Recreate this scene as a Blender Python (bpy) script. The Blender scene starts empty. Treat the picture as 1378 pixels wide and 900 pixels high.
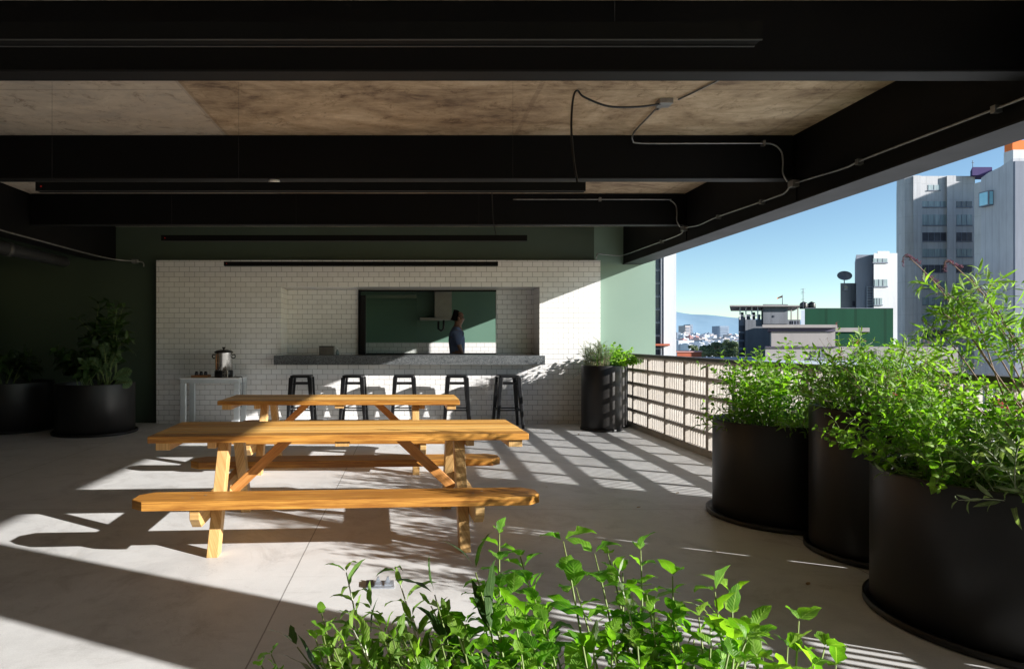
import bpy, math, random
from mathutils import Vector, Matrix, noise
R = math.radians
PI = math.pi
scene = bpy.context.scene
col = scene.collection
F = 850.0            # focal length of the lens in photo pixels

# ------------------------------------------------------------------ node helpers
def new_mat(name):
    m = bpy.data.materials.new(name); m.use_nodes = True
    nt = m.node_tree
    for n in list(nt.nodes): nt.nodes.remove(n)
    out = nt.nodes.new('ShaderNodeOutputMaterial')
    p = nt.nodes.new('ShaderNodeBsdfPrincipled')
    nt.links.new(p.outputs[0], out.inputs[0])
    return m, nt, p, out

def N(nt, typ, ins=None, **props):
    n = nt.nodes.new(typ)
    for k, v in props.items(): setattr(n, k, v)
    if ins:
        for k, v in ins.items():
            s = n.inputs[k]
            if isinstance(v, bpy.types.NodeSocket): nt.links.new(v, s)
            else: s.default_value = v
    return n

def rgb(c): return (c[0], c[1], c[2], 1.0)

def ramp(nt, fac, stops):
    r = nt.nodes.new('ShaderNodeValToRGB')
    nt.links.new(fac, r.inputs[0])
    el = r.color_ramp.elements
    while len(el) < len(stops): el.new(0.5)
    for e, (p, c) in zip(el, stops):
        e.position = p; e.color = rgb(c) if len(c) == 3 else c
    return r.outputs[0]

def mathn(nt, op, a, b=0.0, c=0.0):
    n = nt.nodes.new('ShaderNodeMath'); n.operation = op
    for i, v in enumerate((a, b, c)):
        if isinstance(v, bpy.types.NodeSocket): nt.links.new(v, n.inputs[i])
        else: n.inputs[i].default_value = v
    return n.outputs[0]

def mix(nt, fac, a, b, mode='MIX'):
    n = nt.nodes.new('ShaderNodeMix'); n.data_type = 'RGBA'; n.blend_type = mode
    for s, v in ((n.inputs[0], fac), (n.inputs[6], a), (n.inputs[7], b)):
        if isinstance(v, bpy.types.NodeSocket): nt.links.new(v, s)
        elif isinstance(v, (int, float)): s.default_value = v
        else: s.default_value = rgb(v)
    return n.outputs[2]

def noisy(name, c1, c2, scale=3.0, rough=0.5, metallic=0.0, bump=0.0, bscale=40.0, coord='Object',
          stretch=(1, 1, 1), rvar=0.1, spec=0.5, detail=6.0):
    m, nt, p, out = new_mat(name)
    tc = N(nt, 'ShaderNodeTexCoord')
    mp = N(nt, 'ShaderNodeMapping', {0: tc.outputs[coord], 'Scale': stretch})
    nz = N(nt, 'ShaderNodeTexNoise', {'Vector': mp.outputs[0], 'Scale': scale, 'Detail': detail, 'Roughness': 0.6})
    nt.links.new(ramp(nt, nz.outputs[0], [(0.3, c1), (0.7, c2)]), p.inputs['Base Color'])
    n2 = N(nt, 'ShaderNodeTexNoise', {'Vector': mp.outputs[0], 'Scale': bscale, 'Detail': 4.0})
    rr = mathn(nt, 'MULTIPLY_ADD', nz.outputs[0], rvar * 2, rough - rvar)
    nt.links.new(rr, p.inputs['Roughness'])
    p.inputs['Metallic'].default_value = metallic
    p.inputs['Specular IOR Level'].default_value = spec
    if bump:
        b = N(nt, 'ShaderNodeBump', {'Strength': 1.0, 'Distance': bump, 'Height': n2.outputs[0]})
        nt.links.new(b.outputs[0], p.inputs['Normal'])
    return m

M = {}
M['black_steel'] = noisy('black_painted_steel', (0.0018, 0.0018, 0.002), (0.003, 0.003, 0.0032), 2.0, 0.62, bump=0.0004, spec=0.18)
M['flange'] = noisy('underside_lit_black_steel', (0.008, 0.008, 0.009), (0.013, 0.0125, 0.0125), 3.0, 0.65, spec=0.25)  # lighter than the web: floor light on the underside put into the colour
M['girder_flange'] = noisy('underside_lit_girder_steel', (0.006, 0.006, 0.007), (0.010, 0.010, 0.011), 3.0, 0.6, spec=0.3)  # light on the girder underside is put into this lighter tone
M['planter'] = noisy('black_planter_metal', (0.007, 0.0068, 0.0068), (0.020, 0.018, 0.0172), 2.6, 0.42, stretch=(1, 1, .35), spec=0.42, rvar=.16, bump=.0006, bscale=5)
M['stool_metal'] = noisy('black_gloss_metal', (0.004, 0.004, 0.005), (0.007, 0.007, 0.008), 5.0, 0.36, spec=0.3)
M['black_plastic'] = noisy('black_plastic', (0.010, 0.010, 0.010), (0.016, 0.016, 0.016), 8.0, 0.4)
M['track'] = noisy('matt_black_aluminium', (0.003, 0.003, 0.003), (0.005, 0.005, 0.005), 3.0, 0.7, spec=.15)
M['grey_edge'] = noisy('grey_edge', (0.10, 0.10, 0.10), (0.16, 0.16, 0.16), 3.0, 0.5)
M['highlight_and_wire'] = noisy('dark_grey_highlight_and_wire', (0.03, 0.03, 0.03), (0.045, 0.045, 0.045), 3.0, 0.5)  # tone of the edge highlights on the linear lights, also of their wires
M['galv'] = noisy('galvanised_conduit', (0.26, 0.26, 0.26), (0.42, 0.42, 0.41), 14.0, 0.38, 0.8)
M['steel'] = noisy('brushed_stainless', (0.52, 0.51, 0.49), (0.66, 0.65, 0.62), 6.0, 0.25, 1.0, stretch=(1, 1, 12))
M['soil'] = noisy('dark_soil', (0.02, 0.014, 0.010), (0.05, 0.037, 0.026), 22.0, 0.95, bump=0.02, bscale=40)
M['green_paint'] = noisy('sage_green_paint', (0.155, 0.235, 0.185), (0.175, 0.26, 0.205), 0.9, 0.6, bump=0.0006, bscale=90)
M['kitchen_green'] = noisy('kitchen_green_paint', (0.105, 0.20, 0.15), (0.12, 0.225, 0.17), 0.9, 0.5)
M['deep_shade_green'] = noisy('green_in_deep_shade', (0.012, 0.017, 0.013), (0.016, 0.022, 0.017), 0.6, 0.6)  # near-black green: deep shade at far left put into the colour
M['shaded_green'] = noisy('sage_green_in_shade', (0.044, 0.066, 0.044), (0.056, 0.082, 0.055), 0.9, 0.6, bump=0.0006, bscale=90)  # sage green wall with the indoor shade put into its colour
M['table_metal'] = noisy('pale_grey_table_metal', (0.42, 0.45, 0.46), (0.52, 0.55, 0.56), 6.0, 0.45)
M['table_top'] = noisy('white_laminate', (0.62, 0.62, 0.62), (0.7, 0.7, 0.7), 6.0, 0.35)
M['granite'] = noisy('black_granite', (0.025, 0.028, 0.03), (0.16, 0.17, 0.175), 70.0, 0.42, bump=0.0005, detail=2)
M['lid'] = noisy('dark_lid', (0.03, 0.028, 0.026), (0.05, 0.05, 0.05), 6.0, 0.25, .4)
M['board'] = noisy('orange_brown_board', (0.30, 0.13, 0.045), (0.42, 0.2, 0.08), 8.0, 0.5, stretch=(1, 8, 1))
M['cardboard'] = noisy('grey_brown_box', (0.13, 0.115, 0.10), (0.19, 0.17, 0.15), 8.0, 0.8)
M['duct'] = noisy('grey_drain_pipe', (0.035, 0.036, 0.04), (0.05, 0.052, 0.056), 5.0, 0.5)
M['rust_wood'] = noisy('brown_post', (0.16, 0.11, 0.09), (0.26, 0.18, 0.14), 3.0, 0.7, stretch=(4, 4, .4))
M['white_cap'] = noisy('white_plastic', (0.7, 0.7, 0.7), (0.8, 0.8, 0.8), 6.0, 0.4)
M['stem_green'] = noisy('green_stem', (0.13, 0.20, 0.05), (0.22, 0.27, 0.09), 12.0, 0.6)
M['stem_brown'] = noisy('woody_stem', (0.20, 0.13, 0.09), (0.36, 0.25, 0.19), 18.0, 0.8)
M['stem_pale'] = noisy('downy_grey_stem', (0.42, 0.45, 0.34), (0.55, 0.56, 0.45), 18.0, 0.8)
M['skin'] = noisy('brown_skin', (0.18, 0.085, 0.05), (0.23, 0.115, 0.07), 8.0, 0.5)
M['shirt'] = noisy('blue_grey_cotton', (0.10, 0.13, 0.23), (0.14, 0.18, 0.30), 7.0, 0.9, bump=0.004, bscale=14)
M['trousers'] = noisy('dark_trousers', (0.03, 0.032, 0.04), (0.045, 0.048, 0.055), 9.0, 0.9)
M['hair'] = noisy('black_hair', (0.004, 0.003, 0.0025), (0.010, 0.008, 0.006), 40.0, 0.9, spec=.1)
M['shoe'] = noisy('dark_shoe', (0.02, 0.02, 0.02), (0.035, 0.035, 0.035), 9.0, 0.6)
M['kitchen_white'] = noisy('white_counter', (0.14, 0.14, 0.14), (0.2, 0.2, 0.2), 4.0, 0.4)
M['hood'] = noisy('dull_steel_hood', (0.30, 0.29, 0.26), (0.38, 0.37, 0.33), 4.0, 0.4, 0.5)
M['socket_metal'] = noisy('socket_metal', (0.3, 0.33, 0.38), (0.5, 0.54, 0.6), 20.0, 0.35, .6)
M['railing_cap'] = noisy('dark_cap', (0.045, 0.042, 0.04), (0.075, 0.07, 0.066), 9.0, 0.6)

def concrete_floor():
    m, nt, p, out = new_mat('polished_concrete_floor')
    tc = N(nt, 'ShaderNodeTexCoord'); co = tc.outputs['Object']
    n1 = N(nt, 'ShaderNodeTexNoise', {'Vector': co, 'Scale': 0.55, 'Detail': 8.0, 'Roughness': 0.62, 'Distortion': .6})
    n2 = N(nt, 'ShaderNodeTexNoise', {'Vector': co, 'Scale': 5.0, 'Detail': 9.0, 'Roughness': 0.7})
    n3 = N(nt, 'ShaderNodeTexNoise', {'Vector': co, 'Scale': 160.0, 'Detail': 2.0})
    f = mathn(nt, 'ADD', mathn(nt, 'MULTIPLY', n1.outputs[0], 0.65), mathn(nt, 'MULTIPLY', n2.outputs[0], 0.35))
    c = ramp(nt, f, [(0.32, (0.495, 0.50, 0.50)), (0.5, (0.64, 0.645, 0.645)), (0.68, (0.715, 0.72, 0.72))])
    c = mix(nt, 0.22, c, n3.outputs[0], 'OVERLAY')
    # scuffs and small stains
    v = N(nt, 'ShaderNodeTexVoronoi', {'Vector': co, 'Scale': 3.2, 'Randomness': 1.0})
    st = ramp(nt, v.outputs['Distance'], [(0.015, (0.55, 0.52, 0.5)), (0.03, (1, 1, 1))])
    c = mix(nt, 0.5, c, st, 'MULTIPLY')
    n4 = N(nt, 'ShaderNodeTexNoise', {'Vector': co, 'Scale': 1.7, 'Detail': 10.0, 'Roughness': 0.75, 'Distortion': 1.4})
    c = mix(nt, 0.75, c, ramp(nt, n4.outputs[0], [(0.36, (0.76, 0.745, 0.73)), (0.48, (0.97, 0.965, 0.96)), (0.62, (1.0, 1.0, 1.0))]), 'MULTIPLY')
    ms = N(nt, 'ShaderNodeMapping', {0: co, 'Rotation': (0, 0, .5), 'Scale': (1.0, 14.0, 1)})
    n5 = N(nt, 'ShaderNodeTexNoise', {'Vector': ms.outputs[0], 'Scale': 2.2, 'Detail': 6.0, 'Roughness': .7})
    c = mix(nt, 0.5, c, ramp(nt, n5.outputs[0], [(0.30, (0.78, 0.77, 0.76)), (0.42, (1, 1, 1))]), 'MULTIPLY')
    vc = N(nt, 'ShaderNodeTexVoronoi', {'Vector': N(nt, 'ShaderNodeVectorMath', {0: co, 1: n2.outputs['Color']}, operation='ADD').outputs[0], 'Scale': .33}, feature='DISTANCE_TO_EDGE')
    c = mix(nt, mathn(nt, 'MULTIPLY', mathn(nt, 'LESS_THAN', vc.outputs['Distance'], .0012), .35), c, (0.2, 0.19, 0.18))
    sep = N(nt, 'ShaderNodeSeparateXYZ', {0: co})
    wob = mathn(nt, 'MULTIPLY', mathn(nt, 'SUBTRACT', n2.outputs[0], .5), .006)
    jm = None
    for ax, v0 in ((0, -0.655), (0, 2.55), (0, -3.86), (1, 4.87), (1, 8.2), (1, 1.54)):
        d = mathn(nt, 'ABSOLUTE', mathn(nt, 'SUBTRACT', mathn(nt, 'ADD', sep.outputs[ax], wob), v0))
        k = mathn(nt, 'LESS_THAN', d, 0.0035 if ax == 0 else 0.0022)
        jm = k if jm is None else mathn(nt, 'MAXIMUM', jm, k)
    c = mix(nt, mathn(nt, 'MULTIPLY', jm, 0.62), c, (0.06, 0.055, 0.05))
    nt.links.new(c, p.inputs['Base Color'])
    nt.links.new(mathn(nt, 'MULTIPLY_ADD', n1.outputs[0], 0.35, 0.30), p.inputs['Roughness'])
    p.inputs['Specular IOR Level'].default_value = 0.35
    b = N(nt, 'ShaderNodeBump', {'Strength': .6, 'Distance': 0.0012, 'Height': n2.outputs[0]})
    nt.links.new(b.outputs[0], p.inputs['Normal'])
    return m
M['floor'] = concrete_floor()

def ceiling_mat():
    m, nt, p, out = new_mat('stained_formwork_concrete')
    tc = N(nt, 'ShaderNodeTexCoord'); co = tc.outputs['Object']
    mp = N(nt, 'ShaderNodeMapping', {0: co, 'Scale': (0.8, 1.2, 1)})
    n1 = N(nt, 'ShaderNodeTexNoise', {'Vector': mp.outputs[0], 'Scale': 1.3, 'Detail': 9.0, 'Roughness': 0.68, 'Distortion': 1.0})
    mp2 = N(nt, 'ShaderNodeMapping', {0: co, 'Scale': (1.0, 2.4, 1)})
    n2 = N(nt, 'ShaderNodeTexNoise', {'Vector': mp2.outputs[0], 'Scale': 2.4, 'Detail': 8.0, 'Roughness': 0.75})
    f = mathn(nt, 'ADD', mathn(nt, 'MULTIPLY', n1.outputs[0], 0.6), mathn(nt, 'MULTIPLY', n2.outputs[0], 0.4))
    c = ramp(nt, f, [(0.38, (0.18, 0.125, 0.085)), (0.45, (0.42, 0.315, 0.21)), (0.53, (0.60, 0.47, 0.32)), (0.62, (0.80, 0.67, 0.50))])
    sep = N(nt, 'ShaderNodeSeparateXYZ', {0: co})
    # left bays are greyer
    g = mathn(nt, 'LESS_THAN', sep.outputs[0], -1.62)
    c = mix(nt, mathn(nt, 'MULTIPLY', g, 0.6), c, (0.68, 0.64, 0.57))
    wob = mathn(nt, 'MULTIPLY', mathn(nt, 'SUBTRACT', n2.outputs[0], .5), .03)
    jm = None
    for ax, v0, w in ((0, -1.62, .022), (0, 0.92, .018), (0, -4.16, .02), (1, 4.54, .010), (1, 6.8, .010), (0, 3.1, .015)):
        d = mathn(nt, 'ABSOLUTE', mathn(nt, 'SUBTRACT', mathn(nt, 'ADD', sep.outputs[ax], wob), v0))
        k = mathn(nt, 'LESS_THAN', d, w)
        jm = k if jm is None else mathn(nt, 'MAXIMUM', jm, k)
    c = mix(nt, mathn(nt, 'MULTIPLY', jm, 0.28), c, (0.16, 0.10, 0.07))
    n6 = N(nt, 'ShaderNodeTexNoise', {'Vector': co, 'Scale': 7.0, 'Detail': 12.0, 'Roughness': 0.8, 'Distortion': .8})
    c = mix(nt, 0.8, c, ramp(nt, n6.outputs[0], [(0.36, (0.40, 0.34, 0.29)), (0.46, (0.95, 0.93, 0.9)), (0.6, (1.0, 1.0, 1.0)), (0.68, (1.25, 1.22, 1.15))]), 'MULTIPLY')
    v = N(nt, 'ShaderNodeTexVoronoi', {'Vector': co, 'Scale': 5.0})
    pit = ramp(nt, v.outputs['Distance'], [(0.03, (0.25, 0.2, 0.17)), (0.06, (1, 1, 1))])
    c = mix(nt, 0.6, c, pit, 'MULTIPLY')
    nt.links.new(c, p.inputs['Base Color'])
    p.inputs['Roughness'].default_value = 0.8
    b = N(nt, 'ShaderNodeBump', {'Strength': .7, 'Distance': 0.006, 'Height': n2.outputs[0]})
    nt.links.new(b.outputs[0], p.inputs['Normal'])
    return m
M['ceiling'] = ceiling_mat()
M['bounce_slab'] = noisy('white_bounce_slab', (0.62, 0.61, 0.59), (0.74, 0.73, 0.71), 0.8, 0.8)  # for the added slab that bounces sun onto the ceiling

def tile_mat(name, c1, c2, mortar, tw=0.16, th=0.08, ms=0.0035, rough=0.16, off=(0, 0)):
    m, nt, p, out = new_mat(name)
    uv = N(nt, 'ShaderNodeUVMap')
    mp = N(nt, 'ShaderNodeMapping', {0: uv.outputs[0], 'Location': (off[0], off[1], 0)})
    br = N(nt, 'ShaderNodeTexBrick', {'Vector': mp.outputs[0], 'Color1': rgb(c1), 'Color2': rgb(c2), 'Mortar': rgb(mortar),
                                      'Scale': 1.0, 'Mortar Size': ms, 'Mortar Smooth': 0.15, 'Bias': 0.0,
                                      'Brick Width': tw, 'Row Height': th})
    br.offset = 0.5
    nz = N(nt, 'ShaderNodeTexNoise', {'Vector': uv.outputs[0], 'Scale': 1.1, 'Detail': 5.0})
    c = mix(nt, 0.25, br.outputs['Color'], nz.outputs[0], 'OVERLAY')
    nt.links.new(c, p.inputs['Base Color'])
    nt.links.new(mathn(nt, 'MULTIPLY_ADD', br.outputs['Fac'], 0.6, rough), p.inputs['Roughness'])
    n2 = N(nt, 'ShaderNodeTexNoise', {'Vector': uv.outputs[0], 'Scale': 9.0, 'Detail': 2.0})
    h = mathn(nt, 'SUBTRACT', mathn(nt, 'MULTIPLY', n2.outputs[0], 0.35), br.outputs['Fac'])
    b = N(nt, 'ShaderNodeBump', {'Strength': 1.0, 'Distance': 0.0016, 'Height': h})
    nt.links.new(b.outputs[0], p.inputs['Normal'])
    return m
M['tile'] = tile_mat('white_subway_tile', (0.79, 0.785, 0.775), (0.73, 0.722, 0.71), (0.30, 0.295, 0.285), off=(0.02, 0.03))

def wood_mat(name, dark, mid, light, seed=0.0, sc=1.0, rough=0.38):
    m, nt, p, out = new_mat(name)
    uv = N(nt, 'ShaderNodeUVMap')
    oi = N(nt, 'ShaderNodeObjectInfo'); gi = N(nt, 'ShaderNodeNewGeometry')
    off = N(nt, 'ShaderNodeVectorMath', {0: uv.outputs[0], 1: (seed, seed * 1.7, seed)}, operation='ADD')
    rl = mathn(nt, 'MULTIPLY', mathn(nt, 'ADD', oi.outputs['Random'], gi.outputs['Random Per Island']), 13.0)
    cmb = N(nt, 'ShaderNodeCombineXYZ', {0: rl, 1: rl, 2: rl})
    of2 = N(nt, 'ShaderNodeVectorMath', {0: off.outputs[0], 1: cmb.outputs[0]}, operation='ADD')
    mp = N(nt, 'ShaderNodeMapping', {0: of2.outputs[0], 'Scale': (1.2 * sc, 26.0 * sc, 1)})
    n1 = N(nt, 'ShaderNodeTexNoise', {'Vector': mp.outputs[0], 'Scale': 2.2, 'Detail': 9.0, 'Roughness': 0.68, 'Distortion': 0.25})
    mp2 = N(nt, 'ShaderNodeMapping', {0: of2.outputs[0], 'Scale': (2.2, 120.0, 1)})
    n2 = N(nt, 'ShaderNodeTexNoise', {'Vector': mp2.outputs[0], 'Scale': 2.0, 'Detail': 3.0})
    # board to board tone
    mp3 = N(nt, 'ShaderNodeMapping', {0: of2.outputs[0], 'Scale': (.25, 3.2, 1)})
    n3 = N(nt, 'ShaderNodeTexNoise', {'Vector': mp3.outputs[0], 'Scale': 1.5, 'Detail': 1.0})
    f = mathn(nt, 'ADD', mathn(nt, 'MULTIPLY', n1.outputs[0], 0.55), mathn(nt, 'MULTIPLY', n2.outputs[0], 0.17))
    f = mathn(nt, 'ADD', f, mathn(nt, 'MULTIPLY', n3.outputs[0], 0.16))
    f = mathn(nt, 'ADD', f, mathn(nt, 'MULTIPLY', mathn(nt, 'SUBTRACT', gi.outputs['Random Per Island'], .35), 0.42))
    c = ramp(nt, f, [(0.36, dark), (0.48, mid), (0.60, light)])
    vk = N(nt, 'ShaderNodeTexVoronoi', {'Vector': N(nt, 'ShaderNodeMapping', {0: of2.outputs[0], 'Scale': (1.6, 5, 1)}).outputs[0], 'Scale': 1.0})
    kn = ramp(nt, vk.outputs['Distance'], [(0.03, (0.22, 0.12, 0.06)), (0.07, (1, 1, 1))])
    c = mix(nt, 0.8, c, kn, 'MULTIPLY')
    nt.links.new(c, p.inputs['Base Color'])
    nt.links.new(mathn(nt, 'MULTIPLY_ADD', n1.outputs[0], 0.25, rough - .1), p.inputs['Roughness'])
    p.inputs['Specular IOR Level'].default_value = 0.3
    b = N(nt, 'ShaderNodeBump', {'Strength': .5, 'Distance': 0.0012, 'Height': n2.outputs[0]})
    nt.links.new(b.outputs[0], p.inputs['Normal'])
    return m
M['wood'] = wood_mat('honey_varnished_pine', (0.30, 0.12, 0.024), (0.58, 0.285, 0.058), (0.76, 0.45, 0.135))
M['wood_leg'] = wood_mat('pale_varnished_pine', (0.46, 0.27, 0.10), (0.66, 0.43, 0.18), (0.80, 0.60, 0.32), 3.3)
M['wood_brace'] = wood_mat('reddish_pine', (0.38, 0.16, 0.04), (0.54, 0.25, 0.075), (0.68, 0.37, 0.14), 5.3)

def block_mat():
    m, nt, p, out = new_mat('sand_coloured_breeze_block')
    tc = N(nt, 'ShaderNodeTexCoord'); g = N(nt, 'ShaderNodeNewGeometry')
    oi = N(nt, 'ShaderNodeObjectInfo')
    n1 = N(nt, 'ShaderNodeTexNoise', {'Vector': g.outputs['Position'], 'Scale': 3.0, 'Detail': 8.0, 'Roughness': .7})
    c = ramp(nt, n1.outputs[0], [(0.3, (0.40, 0.365, 0.325)), (0.7, (0.58, 0.545, 0.50))])
    c = mix(nt, mathn(nt, 'MULTIPLY', oi.outputs['Random'], 0.3), c, (0.34, 0.29, 0.24))
    nt.links.new(c, p.inputs['Base Color']); p.inputs['Roughness'].default_value = 0.9
    n2 = N(nt, 'ShaderNodeTexNoise', {'Vector': g.outputs['Position'], 'Scale': 90.0, 'Detail': 3.0})
    b = N(nt, 'ShaderNodeBump', {'Strength': 1.0, 'Distance': 0.003, 'Height': n2.outputs[0]})
    nt.links.new(b.outputs[0], p.inputs['Normal'])
    return m
M['block'] = block_mat()

def leaf_mat(name, c1, c2, vein, rough=0.45, trans=0.4, bright=1.0, tint=(0.85, 1.0, 0.3)):
    m, nt, p, out = new_mat(name)
    g = N(nt, 'ShaderNodeNewGeometry'); uv = N(nt, 'ShaderNodeUVMap')
    c = ramp(nt, g.outputs['Random Per Island'], [(0.0, c1), (1.0, c2)])
    sep = N(nt, 'ShaderNodeSeparateXYZ', {0: uv.outputs[0]})
    s = mathn(nt, 'ABSOLUTE', mathn(nt, 'SUBTRACT', sep.outputs[0], 0.5))
    mid = mathn(nt, 'LESS_THAN', s, 0.035)
    w = mathn(nt, 'SINE', mathn(nt, 'MULTIPLY', mathn(nt, 'SUBTRACT', sep.outputs[1], mathn(nt, 'MULTIPLY', s, 0.6)), 48.0))
    lat = mathn(nt, 'GREATER_THAN', w, 0.86)
    k = mathn(nt, 'MAXIMUM', mathn(nt, 'MULTIPLY', mid, 0.6), mathn(nt, 'MULTIPLY', lat, 0.09))
    c = mix(nt, k, c, vein)
    nz = N(nt, 'ShaderNodeTexNoise', {'Vector': g.outputs['Position'], 'Scale': 60.0, 'Detail': 3.0})
    c = mix(nt, 0.5, c, nz.outputs[0], 'OVERLAY')
    nt.links.new(c, p.inputs['Base Color']); p.inputs['Roughness'].default_value = rough
    p.inputs['Specular IOR Level'].default_value = 0.35
    tcol = mix(nt, 0.75, c, tint, 'MULTIPLY')
    tb = N(nt, 'ShaderNodeBsdfTranslucent', {'Color': mix(nt, 1.0, tcol, (1.9 * bright, 2.0 * bright, 1.2 * bright), 'MULTIPLY')})
    ms = N(nt, 'ShaderNodeMixShader', {0: trans, 1: p.outputs[0], 2: tb.outputs[0]})
    b = N(nt, 'ShaderNodeBump', {'Strength': .35, 'Distance': 0.0008, 'Height': w})
    nt.links.new(b.outputs[0], p.inputs['Normal'])
    nt.links.new(ms.outputs[0], out.inputs[0])
    return m
M['leaf_mint'] = leaf_mat('bright_herb_leaf', (0.065, 0.19, 0.014), (0.21, 0.40, 0.04), (0.26, 0.42, 0.10), 0.42, 0.45)
M['leaf_sage'] = leaf_mat('sage_leaf', (0.09, 0.19, 0.03), (0.24, 0.38, 0.07), (0.35, 0.45, 0.2), 0.5, 0.4)
M['leaf_lime'] = leaf_mat('lime_leaf', (0.08, 0.20, 0.018), (0.24, 0.40, 0.045), (0.34, 0.48, 0.12), 0.45, 0.45)
M['leaf_grey'] = leaf_mat('grey_green_leaf', (0.16, 0.22, 0.11), (0.34, 0.41, 0.26), (0.5, 0.55, 0.4), 0.6, 0.3)
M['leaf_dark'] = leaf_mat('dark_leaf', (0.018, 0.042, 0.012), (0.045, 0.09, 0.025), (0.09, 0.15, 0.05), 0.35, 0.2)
M['leaf_rosemary'] = leaf_mat('rosemary_leaf', (0.07, 0.13, 0.06), (0.15, 0.22, 0.12), (0.2, 0.28, 0.16), 0.5, 0.2)
M['leaf_tree_hazy'] = leaf_mat('hazy_tree_leaf', (0.09, 0.13, 0.08), (0.17, 0.21, 0.13), (0.17, 0.21, 0.13), 0.6, 0.2)  # greens lightened and greyed, distance haze put into the colour
M['leaf_dry'] = leaf_mat('dry_leaf', (0.16, 0.09, 0.04), (0.30, 0.20, 0.09), (0.2, 0.12, 0.06), 0.7, 0.1)
M['petal'] = leaf_mat('pink_petal', (0.50, 0.03, 0.14), (0.75, 0.12, 0.26), (0.7, 0.2, 0.3), 0.5, 0.4, .6, (1, .6, .9))
M['petal_mauve'] = leaf_mat('dull_mauve_petal', (0.20, 0.10, 0.17), (0.42, 0.26, 0.36), (0.4, 0.3, 0.35), 0.6, 0.2, .4, (.8, .6, 1))

def plain_building(name, base, streak=0.25, panel=None, pw=1.1, ph=3.0, darkline=0.35):
    m, nt, p, out = new_mat(name)
    uv = N(nt, 'ShaderNodeUVMap')
    mp = N(nt, 'ShaderNodeMapping', {0: uv.outputs[0], 'Scale': (1.0, 0.12, 1)})
    n1 = N(nt, 'ShaderNodeTexNoise', {'Vector': mp.outputs[0], 'Scale': 1.1, 'Detail': 8.0, 'Roughness': .7})
    n2 = N(nt, 'ShaderNodeTexNoise', {'Vector': uv.outputs[0], 'Scale': 0.12, 'Detail': 5.0})
    dk = tuple(x * (1 - streak) for x in base)
    f = mathn(nt, 'ADD', mathn(nt, 'MULTIPLY', n1.outputs[0], .6), mathn(nt, 'MULTIPLY', n2.outputs[0], .4))
    c = ramp(nt, f, [(0.35, dk), (0.62, base)])
    if panel:
        sep = N(nt, 'ShaderNodeSeparateXYZ', {0: uv.outputs[0]})
        fx = mathn(nt, 'FRACT', mathn(nt, 'DIVIDE', sep.outputs[0], pw))
        k = mathn(nt, 'LESS_THAN', fx, 0.10)
        if ph:
            fy = mathn(nt, 'FRACT', mathn(nt, 'DIVIDE', sep.outputs[1], ph))
            k = mathn(nt, 'MAXIMUM', k, mathn(nt, 'LESS_THAN', fy, 0.03))
        c = mix(nt, mathn(nt, 'MULTIPLY', k, darkline), c, tuple(x * .4 for x in base))
    nt.links.new(c, p.inputs['Base Color']); p.inputs['Roughness'].default_value = 0.85
    p.inputs['Specular IOR Level'].default_value = 0.1
    return m
M['b_white'] = plain_building('white_render', (0.55, 0.56, 0.58), .15)
M['b_panel'] = plain_building('pale_ribbed_panels', (0.46, 0.47, 0.51), .25, True, 1.15, 0, .3)
M['b_tower'] = plain_building('pale_concrete_panels', (0.50, 0.505, 0.52), .32, True, 2.2, 3.0, .25)
M['b_grey'] = plain_building('grey_concrete', (0.17, 0.18, 0.20), .35, True, 2.4, 1.5, .25)
M['b_midgrey'] = plain_building('blue_grey_render', (0.20, 0.22, 0.27), .2)
M['b_beige'] = plain_building('beige_grey_render', (0.27, 0.25, 0.245), .12, True, 3, .8, .12)
M['b_purple'] = plain_building('purple_grey_band', (0.085, 0.075, 0.11), .1)
M['b_green'] = plain_building('deep_green_sheeting', (0.008, 0.050, 0.028), .2, True, 2.9, 0, .5)
M['b_orange'] = plain_building('orange_render', (0.75, 0.19, 0.06), .1)
M['b_violet'] = plain_building('violet_render', (0.06, 0.045, 0.13), .1)
M['b_red'] = plain_building('brick_red', (0.42, 0.12, 0.07), .2)
M['b_roof'] = plain_building('pale_flat_roof', (0.42, 0.47, 0.55), .2)
M['b_curtain'] = noisy('curtained_glass', (0.17, 0.23, 0.25), (0.30, 0.37, 0.38), 1.4, 0.25, stretch=(3, 1, .2))
M['b_glass'] = noisy('dark_window_glass', (0.03, 0.033, 0.045), (0.075, 0.08, 0.10), 0.7, 0.2)
M['b_blueglass'] = noisy('sky_blue_glass', (0.25, 0.55, 0.68), (0.35, 0.65, 0.78), 0.7, 0.15)
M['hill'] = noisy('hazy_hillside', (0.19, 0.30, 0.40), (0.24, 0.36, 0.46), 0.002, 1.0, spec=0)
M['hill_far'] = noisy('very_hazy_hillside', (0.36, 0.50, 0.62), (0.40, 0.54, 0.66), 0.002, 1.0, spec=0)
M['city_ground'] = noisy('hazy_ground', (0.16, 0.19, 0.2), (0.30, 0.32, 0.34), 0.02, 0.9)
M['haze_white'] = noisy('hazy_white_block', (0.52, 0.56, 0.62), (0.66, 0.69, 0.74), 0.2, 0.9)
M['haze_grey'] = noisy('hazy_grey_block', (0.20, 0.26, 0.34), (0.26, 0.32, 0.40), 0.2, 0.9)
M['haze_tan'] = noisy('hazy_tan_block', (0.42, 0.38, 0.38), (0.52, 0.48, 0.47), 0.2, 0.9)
M['haze_red'] = noisy('hazy_red_block', (0.45, 0.22, 0.2), (0.52, 0.28, 0.25), 0.2, 0.9)

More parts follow.
